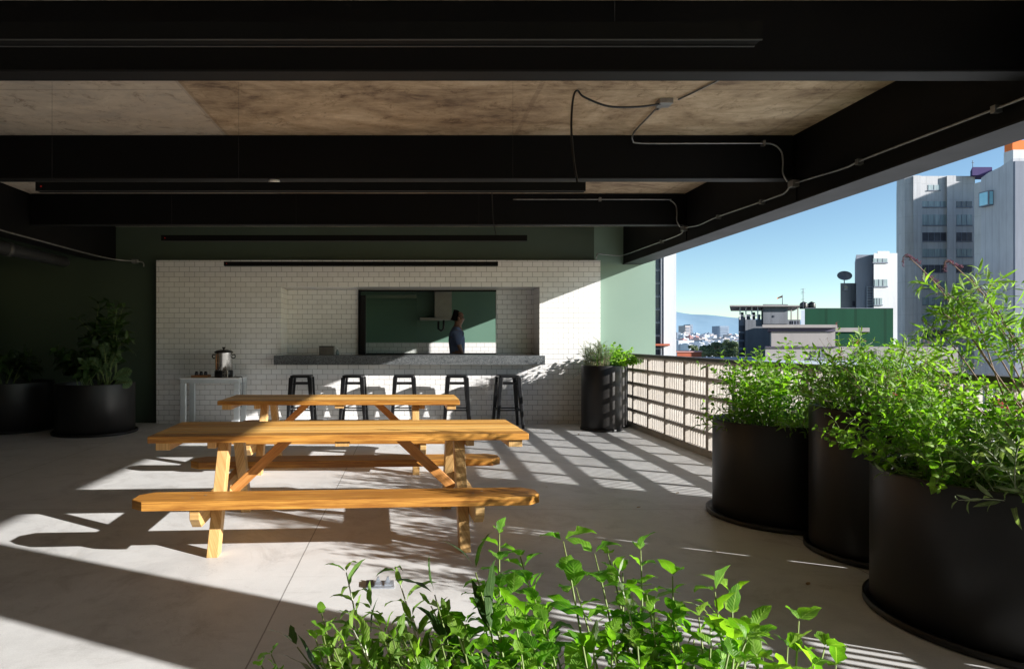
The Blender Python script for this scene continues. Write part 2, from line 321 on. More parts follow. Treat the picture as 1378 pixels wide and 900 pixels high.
def glass_mat():
    m, nt, p, out = new_mat('window_glass')
    nt.nodes.remove(p)
    tr = N(nt, 'ShaderNodeBsdfTransparent', {'Color': (0.93, 0.96, 0.94, 1)})
    gl = N(nt, 'ShaderNodeBsdfGlossy', {'Color': (1, 1, 1, 1), 'Roughness': 0.01})
    fr = N(nt, 'ShaderNodeFresnel', {'IOR': 1.5})
    ms = N(nt, 'ShaderNodeMixShader', {0: fr.outputs[0], 1: tr.outputs[0], 2: gl.outputs[0]})
    nt.links.new(ms.outputs[0], out.inputs[0])
    return m
M['glass'] = glass_mat()
def led_mat():
    m, nt, p, out = new_mat('red_indicator')
    p.inputs['Base Color'].default_value = (0.5, 0.01, 0.01, 1)
    p.inputs['Emission Color'].default_value = (1, 0.02, 0.01, 1); p.inputs['Emission Strength'].default_value = 0.06
    return m
M['led'] = led_mat()

# ------------------------------------------------------------------ mesh builder
SHEAR = None      # the city grid lies at an angle: footprints lean to the right with distance
class MB:
    def __init__(s): s.sh = SHEAR; s.v = []; s.f = []; s.sm = []; s.mi = []; s.uv = {}
    def add(s, verts, faces, smooth=False, mi=0, uvs=None):
        if s.sh: verts = [(x + s.sh[1] * (y - s.sh[0]), y, z) for x, y, z in verts]
        b = len(s.v); s.v.extend(verts)
        for i, f in enumerate(faces):
            if uvs: s.uv[len(s.f)] = [uvs[k] for k in f]
            s.f.append([b + k for k in f]); s.sm.append(smooth); s.mi.append(mi)
    def box(s, x0, x1, y0, y1, z0, z1, mi=0, mat=None, skip=()):
        v = [(x, y, z) for z in (z0, z1) for y in (y0, y1) for x in (x0, x1)]
        if mat is not None: v = [tuple(mat @ Vector(p)) for p in v]
        f = {'b': (0, 2, 3, 1), 't': (4, 5, 7, 6), 'f': (0, 1, 5, 4), 'k': (2, 6, 7, 3), 'l': (0, 4, 6, 2), 'r': (1, 3, 7, 5)}
        s.add(v, [f[k] for k in f if k not in skip], False, mi)
    def bar(s, a, b, w, h, up=(0, 0, 1), mi=0):
        a, b = Vector(a), Vector(b); d = (b - a); L = d.length; d.normalize()
        u = Vector(up); sd = d.cross(u)
        if sd.length < 1e-5: sd = Vector((1, 0, 0))
        sd.normalize(); u = sd.cross(d)
        m = Matrix(((d.x, sd.x, u.x, a.x), (d.y, sd.y, u.y, a.y), (d.z, sd.z, u.z, a.z), (0, 0, 0, 1)))
        b0 = len(s.f)
        s.box(0, L, -w / 2, w / 2, -h / 2, h / 2, mi, m)
        loc = [(x, y, z) for z in (-h / 2, h / 2) for y in (-w / 2, w / 2) for x in (0, L)]
        for fi in range(b0, len(s.f)):
            base = len(s.v) - 8
            pts = [loc[k - base] for k in s.f[fi]]
            ys = {round(q[1], 6) for q in pts}
            s.uv[fi] = [(q[0], q[2] + 5.3) if len(ys) == 1 else (q[0], q[1]) for q in pts]
    def tube(s, pts, r, n=8, mi=0, cap=True, r1=None):
        pts = [Vector(p) for p in pts]; m = len(pts)
        rs = r if isinstance(r, (list, tuple)) else [r + ((r1 if r1 is not None else r) - r) * i / max(1, m - 1) for i in range(m)]
        vs = []; fs = []; prev = None
        for i, p in enumerate(pts):
            d = (pts[min(i + 1, m - 1)] - pts[max(i - 1, 0)])
            if d.length < 1e-9: d = Vector((0, 0, 1))
            d.normalize()
            if prev is None:
                u = d.orthogonal().normalized()
            else:
                u = prev - d * prev.dot(d)
                u = u.normalized() if u.length > 1e-6 else d.orthogonal().normalized()
            prev = u; w = d.cross(u)
            for k in range(n):
                a = 2 * PI * k / n
                vs.append(tuple(p + (u * math.cos(a) + w * math.sin(a)) * rs[i]))
        for i in range(m - 1):
            for k in range(n):
                k2 = (k + 1) % n
                fs.append((i * n + k, i * n + k2, (i + 1) * n + k2, (i + 1) * n + k))
        if cap:
            fs.append(tuple(reversed(range(n)))); fs.append(tuple((m - 1) * n + k for k in range(n)))
        s.add(vs, fs, True, mi)
    def lathe(s, prof, n=48, c=(0, 0, 0), mi=0, smooth=True):
        vs = []; fs = []
        for r, z in prof:
            for k in range(n):
                a = 2 * PI * k / n
                vs.append((c[0] + r * math.cos(a), c[1] + r * math.sin(a), c[2] + z))
        for i in range(len(prof) - 1):
            for k in range(n):
                k2 = (k + 1) % n
                fs.append((i * n + k, i * n + k2, (i + 1) * n + k2, (i + 1) * n + k))
        s.add(vs, fs, smooth, mi)
    def prism(s, poly, z0, z1, mi=0, axis='z'):
        n = len(poly)
        if axis == 'z': v = [(x, y, z0) for x, y in poly] + [(x, y, z1) for x, y in poly]
        elif axis == 'x': v = [(z0, x, y) for x, y in poly] + [(z1, x, y) for x, y in poly]
        else: v = [(x, z0, y) for x, y in poly] + [(x, z1, y) for x, y in poly]
        f = [tuple(reversed(range(n))), tuple(range(n, 2 * n))]
        for k in range(n):
            k2 = (k + 1) % n; f.append((k, k2, n + k2, n + k))
        s.add(v, f, False, mi)
    def leaf(s, p, d, up, L, W, curl=0.3, fold=0.25, ns=4, shape=0, rnd=0.0):
        d = d.normalized(); sd = d.cross(up)
        if sd.length < 1e-4: sd = d.orthogonal()
        sd.normalize(); u = sd.cross(d)
        vs = [tuple(p)]; uv = [(0.5, 0.0)]
        for i in range(1, ns):
            t = i / ns
            if shape == 0: w = math.sin(PI * t ** 0.8) ** 0.8        # ovate
            elif shape == 1: w = math.sin(PI * t ** 0.9) ** 0.9 * (1 - .2 * t)     # lance
            else: w = math.sin(PI * t ** 0.65)
            w *= W / 2
            c = p + d * (L * t) - u * (curl * L * t * t)
            e1 = rnd * w * (random.random() - .5) * 1.6; e2 = rnd * w * (random.random() - .5) * 1.6
            s1 = 1.0 + rnd * (random.random() - .5); s2 = 1.0 + rnd * (random.random() - .5)
            vs += [tuple(c - sd * w * s1 + u * (fold * w + e1)), tuple(c), tuple(c + sd * w * s2 + u * (fold * w + e2))]
            uv += [(0.0, t), (0.5, t), (1.0, t)]
        tip = p + d * L * (1 - .15 * abs(curl)) - u * (curl * L)
        vs.append(tuple(tip)); uv.append((0.5, 1.0))
        fs = [(0, 2, 1), (0, 3, 2)]
        for i in range(ns - 2):
            b = 1 + 3 * i
            fs += [(b, b + 1, b + 4, b + 3), (b + 1, b + 2, b + 5, b + 4)]
        b = 1 + 3 * (ns - 2); e = len(vs) - 1
        fs += [(b, b + 1, e), (b + 1, b + 2, e)]
        s.add(vs, fs, True, 0, uv)
    def build(s, name, mat, parent=None, bevel=0.0, loc=None, link=True):
        me = bpy.data.meshes.new(name)
        me.from_pydata([tuple(v) for v in s.v], [], s.f)
        mats = mat if isinstance(mat, (list, tuple)) else [mat]
        for m in mats: me.materials.append(m)
        me.polygons.foreach_set('use_smooth', s.sm)
        me.polygons.foreach_set('material_index', s.mi)
        me.update()
        uvl = me.uv_layers.new(name='UVMap'); data = [0.0] * (2 * len(me.loops))
        if len(s.uv) < len(s.f):
            for poly in me.polygons:
                if poly.index in s.uv: continue
                n = poly.normal; ax = max(range(3), key=lambda k: abs(n[k]))
                for li in poly.loop_indices:
                    co = me.vertices[me.loops[li].vertex_index].co
                    q = (co.y, co.z) if ax == 0 else ((co.x, co.z) if ax == 1 else (co.x, co.y))
                    data[2 * li], data[2 * li + 1] = q
        for fi, us in s.uv.items():
            poly = me.polygons[fi]
            for li, q in zip(poly.loop_indices, us): data[2 * li], data[2 * li + 1] = q
        uvl.data.foreach_set('uv', data)
        o = bpy.data.objects.new(name, me); col.objects.link(o)
        if parent: o.parent = parent
        if loc: o.location = loc
        if bevel:
            b = o.modifiers.new('bevel', 'BEVEL'); b.width = bevel; b.segments = 2; b.limit_method = 'ANGLE'
            b.harden_normals = False
        return o

def tag(o, label=None, cat=None, group=None, kind=None):
    if label: o['label'] = label
    if cat: o['category'] = cat
    if group: o['group'] = group
    if kind: o['kind'] = kind
    return o
def thing(name, label, cat, loc=(0, 0, 0), rz=0.0, group=None):
    o = bpy.data.objects.new(name, None); col.objects.link(o)
    o.location = loc; o.rotation_euler = (0, 0, rz); o.empty_display_size = .2
    return tag(o, label, cat, group)
def copy_tree(root, loc, rz, label):
    r = root.copy(); col.objects.link(r); r.location = loc; r.rotation_euler = (0, 0, rz); r['label'] = label
    for ch in list(root.children):
        c = ch.copy(); col.objects.link(c); c.parent = r
        for g in list(ch.children):
            d = g.copy(); col.objects.link(d); d.parent = c
    return r
def struct(name, mb, mat, label=None): return tag(mb.build(name, mat), label, None, None, 'structure')
def W(px, py, D): return ((px - 553.0) / F * D, D, 1.3 + (458.0 - py) / F * D)   # survey: point of the place from its bearing and distance

# ------------------------------------------------------------------ room shell
m = MB(); m.box(-9, 3.30, -6, 12.5, -0.3, 0.0); m.box(3.30, 3.75, -6, 12.5, -0.3, -0.01)
struct('floor', m, M['floor'])
m = MB(); m.box(-9, 3.62, -6, 12.5, 3.1, 3.4); struct('ceiling', m, M['ceiling'])
m = MB()
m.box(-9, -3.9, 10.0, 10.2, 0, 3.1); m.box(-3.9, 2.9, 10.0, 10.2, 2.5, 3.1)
o = m.build('green_wall', M['shaded_green']); tag(o, 'sage green wall, darkened for shade, around and above the white tiled serving wall', 'wall')
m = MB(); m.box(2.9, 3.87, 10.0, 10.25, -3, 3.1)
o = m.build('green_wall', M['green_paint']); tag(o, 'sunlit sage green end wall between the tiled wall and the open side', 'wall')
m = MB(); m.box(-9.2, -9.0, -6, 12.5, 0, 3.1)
o = m.build('side_wall', M['deep_shade_green']); tag(o, 'green side wall darkened for deep shade at far left', 'wall')
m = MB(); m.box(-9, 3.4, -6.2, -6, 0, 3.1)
o = m.build('rear_wall', M['shaded_green']); tag(o, 'shade-darkened green wall closing the terrace behind the viewer', 'wall')
m = MB(); m.box(3.22, 3.66, .68, 1.26, 0, 2.5)
o = m.build('column', M['black_steel']); tag(o, 'square black column under the edge girder behind the railing end', 'column')
m = MB(); m.box(-6.75, -6.46, 9.45, 9.72, 0, 2.6)
o = m.build('column', M['rust_wood']); tag(o, 'brown post at far left edge before the dark green wall', 'column')

m = MB(); m.box(3.95, 15, -10, 30, -.9, -.6); struct('roof', m, M['bounce_slab'])  # slab added outside the railing to bounce sun up onto the ceiling
# tiled serving wall
tw = thing('serving_wall', 'white subway tiled serving wall with wide recessed kitchen hatch', 'wall')
m = MB()
m.box(-3.98, -2.03, 9.87, 10.37, 0, 2.55); m.box(2.01, 2.96, 9.87, 10.37, 0, 2.55)
m.box(-2.03, 2.01, 9.87, 10.37, 2.136, 2.55); m.box(-2.03, 2.01, 9.87, 10.37, 0, 0.927)
m.box(-2.03, -0.866, 10.37, 10.47, 0, 2.25); m.box(1.403, 2.01, 10.37, 10.47, 0, 2.25)
m.build('wall', M['tile'], tw)
m = MB(); m.box(-0.866, 1.403, 10.37, 10.44, 2.128, 2.25); m.build('lintel', M['hood'], tw)
m = MB(); m.box(-2.10, 2.055, 9.665, 9.868, .925, 1.067); m.box(-2.028, 2.008, 9.868, 10.368, .925, 1.067); m.box(-.864, 1.401, 10.368, 10.62, .925, 1.067)
m.build('counter', M['granite'], tw, 0.003)
# shutter / window of the hatch
w = thing('serving_window', 'black framed folding window set into the kitchen hatch', 'window')
m = MB(); m.box(-.864, -.83, 10.34, 10.42, 1.069, 2.126); m.box(-.83, 1.40, 10.36, 10.40, 2.10, 2.126); m.box(-.83, 1.4, 10.44, 10.47, 1.069, 1.085)
m.build('frame', M['black_steel'], w)
m = MB(); m.box(-.828, -.74, 10.32, 10.42, 1.069, 2.04); m.box(-.815, -.755, 10.305, 10.32, 1.1, 2.0, 0)
m.build('folded_leaf', M['stool_metal'], w)
m = MB(); m.box(-.735, .10, 10.47, 10.476, 1.085, 2.1); m.build('glass_pane', M['glass'], w)

# kitchen behind, open to the sun on its right side under the same girder
k = thing('kitchen_room', 'dark green kitchen behind the serving hatch with white tiled splashback', 'kitchen')
m = MB()
m.box(-2.6, 3.4, 12.2, 12.3, 1.26, 2.6); m.box(-2.7, -2.6, 10.5, 12.3, 0, 2.6); m.box(3.3, 3.4, 10.25, 12.19, 0, .62)
m.build('wall', M['kitchen_green'], k)
m = MB(); m.box(-2.6, 3.3, 10.48, 12.2, 2.52, 2.6); m.build('soffit', M['black_steel'], k)
m = MB(); m.box(-2.6, 3.29, 12.19, 12.29, 0.0, 1.26); m.build('tiled_splashback', M['tile'], k)
m = MB(); m.box(-2.6, 3.29, 11.6, 12.188, 0.86, .9); m.build('worktop', M['kitchen_white'], k)
m = MB(); m.box(-2.59, 3.29, 10.49, 11.64, .004, .012); m.build('kitchen_floor', M['trousers'], k)  # dark floor sheet added to cut sunlight bouncing inside the kitchen
m = MB(); m.box(-2.59, 3.28, 11.65, 12.188, 0.0, .858); m.build('cabinet', M['black_plastic'], k)
m = MB(); m.box(-2.4, 1.9, 11.85, 12.1, 0.905, 1.06); m.build('hob', M['black_plastic'], k)
m = MB(); m.box(3.31, 3.37, 10.76, 10.86, .62, 2.5); m.build('mullion', M['black_steel'], k)
h = thing('extractor_hood', 'grey steel extractor hood with square duct on the kitchen wall', 'extractor hood')
m = MB(); m.box(.45, .77, 11.9, 12.185, 1.73, 2.515); m.build('duct', M['hood'], h)
m = MB(); m.box(.17, .84, 11.8, 12.185, 1.68, 1.728); m.build('canopy', M['hood'], h, .004)
o = MB(); o.tube([(.52, 11.95, 1.66), (.52, 11.95, 1.52), (.57, 11.95, 1.48), (.62, 11.95, 1.52), (.62, 11.95, 1.68)], .02, 8); o.build('handle', M['black_plastic'], h)

# ------------------------------------------------------------------ steel beams
def ibeam(y, label, x0=-9, x1=3.35):
    t = thing('steel_beam', label, 'beam', group='black ceiling beams')
    m = MB(); m.box(x0, x1, y - .045, y + .045, 2.727, 3.098); m.build('web', M['black_steel'], t)
    m = MB(); m.box(x0, x1, y - .06, y + .06, 2.715, 2.727); m.build('flange', M['flange'], t, .002)
    return t
ibeam(3.39, 'nearest and largest black steel beam across the top of the view')
ibeam(5.59, 'middle black steel ceiling beam with cable crossing its face')
ibeam(7.79, 'farthest black steel ceiling beam above the tiled wall', -4.66)
ibeam(1.19, 'black steel ceiling beam directly overhead of the viewer')
def girder(x0, x1, z0, label, y1=10.0, wi=0.012):
    t = thing('edge_girder', label, 'girder')
    m = MB(); m.box(x0 + wi, x1 - wi, -6, y1, z0 + .014, 3.098)
    for yy in (3.39, 5.59, 7.79):
        if x0 > 0: m.box(x0 + .003, x0 + wi, yy - .09, yy + .09, z0 + .014, 3.09)
    m.build('web', M['black_steel'], t)
    m = MB(); m.box(x0, x1, -6, y1, z0, z0 + .014); m.build('flange', M['girder_flange'] if x0 > 0 else M['flange'], t)
girder(3.35, 3.66, 2.50, 'deep black edge girder running along the open side above the railing', 12.4)
girder(-5.0, -4.66, 2.56, 'deep black girder running to the back wall at left')

# ------------------------------------------------------------------ track lights
def track(y, label, x0=-2.6, x1=1.21):
    t = thing('linear_light', label, 'ceiling light', group='hanging linear lights')
    m = MB(); m.box(x0, x1, y - .028, y + .028, 2.337, 2.395); m.build('body', M['track'], t)
    m = MB(); m.box(x0, x1, y - .0275, y - .0225, 2.333, 2.336); m.box(x0, x1, y + .0225, y + .0275, 2.333, 2.336); m.build('edge_highlight', M['highlight_and_wire'], t)  # grey strips stand in for highlights along the lower edges
    m = MB(); m.box(x0 + .035, x0 + .045, y - .0295, y - .0285, 2.36, 2.37); m.build('indicator', M['led'], t)
    for x in (x0 + .1, x0 + 1.4, x1 - .5):
        m = MB(); m.tube([(x, y, 2.395), (x, y, 3.1)], .0008, 4); m.build('suspension_wire', M['highlight_and_wire'], t)
track(2.2, 'hanging linear light nearest the viewer, in front of the first beam', -3.9)
track(4.4, 'long black linear light hanging below the middle beam')
track(6.6, 'black linear light hanging before the green wall band')
track(8.8, 'farthest and shortest-looking black linear light on the tile top edge')

# ------------------------------------------------------------------ conduits and cables
def smooth_path(pts, n=6):
    out = []; P = [Vector(p) for p in pts]; P = [P[0]] + P + [P[-1]]
    for i in range(1, len(P) - 2):
        for k in range(n):
            t = k / n; a, b, c, d = P[i - 1], P[i], P[i + 1], P[i + 2]
            out.append(0.5 * ((2 * b) + (c - a) * t + (2 * a - 5 * b + 4 * c - d) * t * t + (3 * b - a - 3 * c + d) * t ** 3))
    out.append(P[-2]); return out
cg = thing('conduit', 'long metal conduit clipped along the inner face of the edge girder', 'conduit', group='metal conduits')
gp = [(3.33, 2.0, 2.60), (3.33, 3.43, 2.615), (3.33, 4.6, 2.63), (3.33, 4.85, 2.622), (3.33, 5.35, 2.655), (3.33, 5.52, 2.66), (3.33, 5.62, 2.615), (3.33, 5.8, 2.61),
      (3.33, 6.85, 2.64), (3.33, 7.3, 2.632), (3.33, 7.7, 2.665), (3.33, 7.84, 2.61), (3.33, 8.9, 2.62), (3.33, 9.8, 2.63), (3.25, 9.93, 2.63), (2.96, 9.94, 2.66), (2.90, 9.83, 2.64), (2.88, 9.83, 2.57)]
m = MB(); m.tube(smooth_path(gp), .0075, 8); m.build('pipe', M['galv'], cg)
for y, z in ((3.6, 2.617), (4.7, 2.628), (6.0, 2.615), (6.85, 2.64), (8.4, 2.614)):
    m = MB(); m.box(3.315, 3.358, y - .015, y + .015, z - .022, z + .02); m.build('clip', M['galv'], cg)
for y in (5.5, 7.7):
    m = MB(); m.box(3.30, 3.36, y - .04, y + .035, 2.63, 2.69); m.build('junction_box', M['galv'], cg, .004)
def branch(y, x0, label, start=None):
    t = thing('conduit', label, 'conduit', group='metal conduits')
    z = 3.02; pts = []
    if start: pts += start
    pts += [(x0 + .05, y, z), (x0 + .6, y, z), (3.05, y, z), (3.17, y, z - .012), (3.235, y, z - .07), (3.25, y, z - .16), (3.25, y, 2.76), (3.29, y, 2.685)]
    m = MB(); m.tube(smooth_path(pts, 5), .007, 8); m.build('pipe', M['galv'], t)
    m = MB(); m.box(x0 + 1.1, x0 + 1.125, y - .012, y + .05, z - .02, z + .025); m.build('clip', M['galv'], t)
branch(5.52, 1.97, 'metal conduit dropping from the slab box and bending down the middle beam',
       [(1.89, 4.80, 3.085), (1.90, 5.1, 3.085), (1.91, 5.40, 3.08), (1.93, 5.50, 3.04)])
branch(7.72, 1.2, 'shorter metal conduit along the top of the farthest beam')
jb = thing('junction_box', 'small metal junction box on the concrete slab between beams', 'junction box', (1.90, 4.74, 3.06))
m = MB(); m.box(-.05, .05, -.05, .05, 0, .04); m.build('box', M['galv'], jb, .004)
m = MB(); m.tube([(0, .05, .02), (0, .12, .02)], .014, 8); m.build('connector', M['galv'], jb)
m = MB(); m.tube([(1.99, 4.70, 3.09), (2.14, 4.3, 3.09), (2.27, 3.6, 3.09)], .007, 6)
tag(m.build('conduit', M['galv']), 'thin straight conduit on the slab behind the nearest beam', 'conduit', 'metal conduits')
def cable(pts, label, r=.008):
    m = MB(); m.tube(smooth_path(pts, 8), r, 6); tag(m.build('cable', M['black_plastic']), label, 'cable', 'black power cables')
cable([(1.88, 4.72, 3.07), (1.7, 4.68, 3.03), (1.45, 4.62, 3.01), (1.25, 4.55, 3.05), (1.19, 4.52, 3.085), (1.155, 4.5, 3.02), (1.13, 4.45, 2.8), (1.14, 4.42, 2.55), (1.16, 4.40, 2.40)],
      'black cable sagging from the slab box down to the long linear light')
cable([(.84, 6.62, 3.08), (.85, 6.6, 2.75), (.86, 6.6, 2.55), (.89, 6.6, 2.40)], 'black cable hanging down to the second linear light', .005)
m = MB(); m.lathe([(0, 0), (.045, 0), (.052, .012), (.05, .03), (.0, .03)], 24, (-1.21, 5.59, 2.686))
tag(m.build('smoke_detector', M['white_cap']), 'small white disc detector under the middle beam', 'smoke detector')
m = MB(); m.tube(smooth_path([(-3.27, 4.68, 3.1), (-3.27, 4.68, 3.06), (-3.25, 4.68, 3.03), (-3.27, 4.68, 3.0), (-3.295, 4.68, 3.03), (-3.27, 4.68, 3.055)], 6), .003, 5)
tag(m.build('wire_loop', M['black_plastic']), 'thin wire loop hanging from the slab at left', 'wire')
pl = thing('conduit', 'metal conduit along the underside of the left girder', 'conduit', group='metal conduits')
m = MB(); m.tube(smooth_path([(-4.62, 3, 2.555), (-4.64, 5, 2.55), (-4.64, 7, 2.545), (-4.64, 9.5, 2.55), (-4.3, 9.92, 2.54), (-4.22, 9.95, 2.52), (-4.21, 9.95, 2.46)], 6), .010, 8); m.build('pipe', M['galv'], pl)
m = MB(); m.box(-4.38, -4.30, 9.9, 9.97, 2.51, 2.57); m.build('junction_box', M['galv'], pl)
dp = thing('drain_pipe', 'thick grey drain pipe with collars slung under the left girder', 'pipe')
m = MB(); m.tube([(-4.95, 3.0, 2.42), (-4.95, 9.0, 2.42)], .075, 20)
m.tube([(-4.95, 9.0, 2.42), (-4.95, 9.06, 2.42), (-4.95, 9.09, 2.42)], [.075, .06, .02], 20); m.build('pipe', M['duct'], dp)
for y in (4.6, 5.6, 6.6, 7.7):
    m = MB(); m.tube([(-4.95, y, 2.42), (-4.95, y + .1, 2.42)], .09, 20); m.build('collar', M['duct'], dp)

# ------------------------------------------------------------------ breeze block railing
rail = thing('railing', 'sand coloured perforated breeze block railing along the open side', 'railing')
x0, x1 = 3.30, 3.40
Wm = 0.59; y_end = 9.99; nmod = 18
m = MB(); m.box(x0 - .005, x1 + .005, y_end - nmod * Wm - .03, y_end, 0.0, 0.062); m.build('curb', M['block'], rail)
m = MB(); m.box(x0 - .012, x1 + .012, y_end - nmod * Wm - .03, y_end, 1.066, 1.10); m.build('cap', M['railing_cap'], rail)
bm_ = MB()
ft = .013
bm_.box(x0, x1, 0, Wm - .002, 0, .02); bm_.box(x0, x1, 0, Wm - .002, .180, .199)
bm_.box(x0, x1, 0, .030, .02, .18); bm_.box(x0, x1, Wm - .032, Wm - .002, .02, .18)
nf = 7
for i in range(nf):
    yc = .03 + (Wm - .062) * (i + 1) / (nf + 1)
    a = R(3)
    mt = Matrix.Translation((x0 + .05, yc, 0)) @ Matrix.Rotation(a, 4, 'Z')
    bm_.box(-.019, .019, -ft / 2, ft / 2, .0202, .1798, 0, mt)
first = None
for i in range(nmod):
    for j in range(5):
        if first is None:
            first = bm_.build('block', M['block'], rail); b = first
        else:
            b = first.copy(); col.objects.link(b); b.parent = rail
        b.location = (0, y_end - (i + 1) * Wm, .064 + .2005 * j)

# ------------------------------------------------------------------ picnic tables
def chamfer_plank(m, x0, x1, y0, y1, z0, z1, c):
    m.prism([(x0 + c, y0), (x1 - c, y0), (x1, y0 + c * .55), (x1, y1 - c * .55), (x1 - c, y1), (x0 + c, y1), (x0, y1 - c * .55), (x0, y0 + c * .55)], z0, z1)
def picnic(label, loc, rz):
    t = thing('picnic_table', label, 'picnic table', loc, rz, 'wooden picnic tables')
    m = MB()
    L = 1.205; n = 5; w = .74 / n
    for i in range(n):
        a = -.37 + i * w
        dx = random.uniform(-.004, .004)
        m.box(-L + dx, L + dx, a + .007, a + w - .007, .658, .70)
    m.build('tabletop', M['wood'], t, .003)
    for s in (-1, 1):
        m = MB(); m.bar((1.12 * s, -.34, .633), (1.12 * s, .34, .633), .09, .045); m.build('cleat', M['wood_leg'], t, .003)
    m = MB(); m.bar((0, -.34, .64), (0, .34, .64), .09, .034); m.build('cleat', M['wood_leg'], t, .003)
    for s in (-1, 1):
        xs = .765 * s
        for q in (-1, 1):
            m = MB(); a = Vector((xs, .50 * q, 0.0)); b = Vector((xs, .20 * q, .657))
            d = (b - a).normalized(); off = d * .02
            # leg cut level at the floor
            hw, ty = .034, .046
            v = []
            for z, yy in ((0.0, a.y), (.657, b.y)):
                v += [(xs - hw, yy - ty, z), (xs + hw, yy - ty, z), (xs + hw, yy + ty, z), (xs - hw, yy + ty, z)]
            uvm = []
            m.add(v, [(3, 2, 1, 0), (4, 5, 6, 7), (0, 1, 5, 4), (1, 2, 6, 5), (2, 3, 7, 6), (3, 0, 4, 7)])
            for fi in range(6):
                m.uv[fi] = [(v[k][2], v[k][0] * .9 + v[k][1] * .9) for k in m.f[fi]]
            m.build('leg', M['wood_leg'], t, .003)
        xb = xs + s * .064
        m = MB(); m.prism([(-.69, .325), (-.69, .27), (-.63, .21), (.63, .21), (.69, .27), (.69, .325)], xb - .028, xb + .028, 0, 'x')
        for fi in range(len(m.f)): m.uv[fi] = [(m.v[k][1], m.v[k][2]) for k in m.f[fi]]
        m.build('bench_support', M['wood_leg'], t, .003)
        m = MB(); m.bar((xs, -.2, .632), (xs, -.2, .633), .01, .01)
        m = MB(); m.bar((xs + s * .064, -.30, .635), (xs + s * .064, .30, .635), .055, .045); m.build('top_support', M['wood_leg'], t, .003)
        m = MB(); m.bar((xs - s * .01, 0, .275), (xs - s * .41, 0, .65), .065, .05, (0, 1, 0)); m.build('brace', M['wood_brace'], t, .003)
    for q in (-1, 1):
        m = MB(); c = .59 * q
        chamfer_plank(m, -1.195, 1.195, c - .12, c - .001, .327, .38, .07) if False else None
        x0b, x1b = -1.195, 1.195
        m.prism([(x0b + .075, c - .12), (x1b - .075, c - .12), (x1b, c - .055), (x1b, c + .055), (x1b - .075, c + .12), (x0b + .075, c + .12), (x0b, c + .055), (x0b, c - .055)], .327, .38)
        m.build('bench', M['wood'], t, .003)
    for s in (-1, 1):
        m = MB()
        for q in (-1, 1):
            for k in (-.03, .03): m.lathe([(0, .0016), (.006, .0012), (.008, 0)], 10, (.765 * s + .064 * s + k, .59 * q + k, .38))
        m.build('bolt_head', M['galv'], t)
    return t
random.seed(4)
picnic('front wooden picnic table with long attached benches, nearest the viewer', (-.46, 4.37, 0), R(3.4))
picnic('rear wooden picnic table standing between the front table and the bar stools', (-.72, 6.64, 0), R(.6))

# ------------------------------------------------------------------ bar stools
def stool(label, loc, rz):
    t = thing('bar_stool', label, 'stool', loc, rz, 'black metal stools under the counter')
    m = MB(); H = .78; a = .155
    m.prism([(-a + .02, -a), (a - .02, -a), (a, -a + .02), (a, a - .02), (a - .02, a), (-a + .02, a), (-a, a - .02), (-a, -a + .02)], H - .035, H)
    m.build('seat', M['stool_metal'], t, .006)
    for sx in (-1, 1):
        for sy in (-1, 1):
            m = MB(); tx, ty = sx * .135, sy * .135; bx, by = sx * .19, sy * .19
            w0, w1 = .034, .019
            v = []
            for (cx, cy, z, ww) in ((bx, by, 0, w1), (tx, ty, H - .03, w0)):
                v += [(cx - ww, cy - ww, z), (cx + ww, cy - ww, z), (cx + ww, cy + ww, z), (cx - ww, cy + ww, z)]
            m.add(v, [(3, 2, 1, 0), (4, 5, 6, 7), (0, 1, 5, 4), (1, 2, 6, 5), (2, 3, 7, 6), (3, 0, 4, 7)])
            m.build('leg', M['stool_metal'], t, .008)
    for z, e in ((.27, .168), (.66, .142)):
        for (p, q) in (((-e, -e, z), (e, -e, z)), ((-e, e, z), (e, e, z)), ((-e, -e, z), (-e, e, z)), ((e, -e, z), (e, e, z))):
            m = MB(); m.bar(p, q, .022 if z < .5 else .012, .02); m.build('crossbar', M['stool_metal'], t)
    return t
s0 = stool('leftmost of the five black metal stools, nearest the coffee table', (-1.64, 9.49, 0), R(2))
for x, rz, lb in ((-.86, -1.5, 'second black metal stool from the left under the counter'),
                  (-.10, 1, 'middle one of the five black metal stools'),
                  (.69, -2, 'fourth black metal stool from the left, below the person'),
                  (1.455, 3, 'rightmost black metal stool, clear of the picnic tables')):
    copy_tree(s0, (x, 9.49, 0), R(rz), lb)

# ------------------------------------------------------------------ side table + urn + small things
st = thing('side_table', 'pale grey metal side table carrying the coffee urn', 'table', (-2.965, 9.52, 0))
m = MB(); m.box(-.445, .445, -.24, .24, .728, .75); m.build('tabletop', M['table_top'], st, .003)
m = MB(); m.box(-.43, .43, -.225, -.20, .67, .727); m.box(-.43, .43, .20, .225, .67, .727); m.box(-.43, -.405, -.2, .2, .67, .727); m.box(.405, .43, -.2, .2, .67, .727); m.build('apron', M['table_metal'], st)
for x in (-.395, .395):
    for y in (-.195, .195):
        m = MB(); m.box(x - .038, x + .038, y - .032, y + .032, 0, .669); m.build('leg', M['table_metal'], st, .004)
u = thing('coffee_urn', 'stainless steel coffee urn with black lid and handles', 'coffee urn', (-2.80, 9.45, .751))
m = MB(); m.lathe([(.0, 0), (.135, 0), (.135, .09), (.128, .10), (.0, .10)], 32); m.build('base', M['black_plastic'], u)
m = MB(); m.lathe([(.12, .10), (.128, .105), (.128, .355), (.134, .36), (.134, .368)], 36); m.build('body', M['steel'], u)
m = MB(); m.lathe([(.136, .365), (.138, .378), (.11, .40), (.05, .412), (.0, .414)], 36); m.tube([(0, 0, .41), (0, 0, .43)], .012, 8); m.tube([(0, 0, .43), (0, 0, .45)], .024, 10); m.build('lid', M['lid'], u)
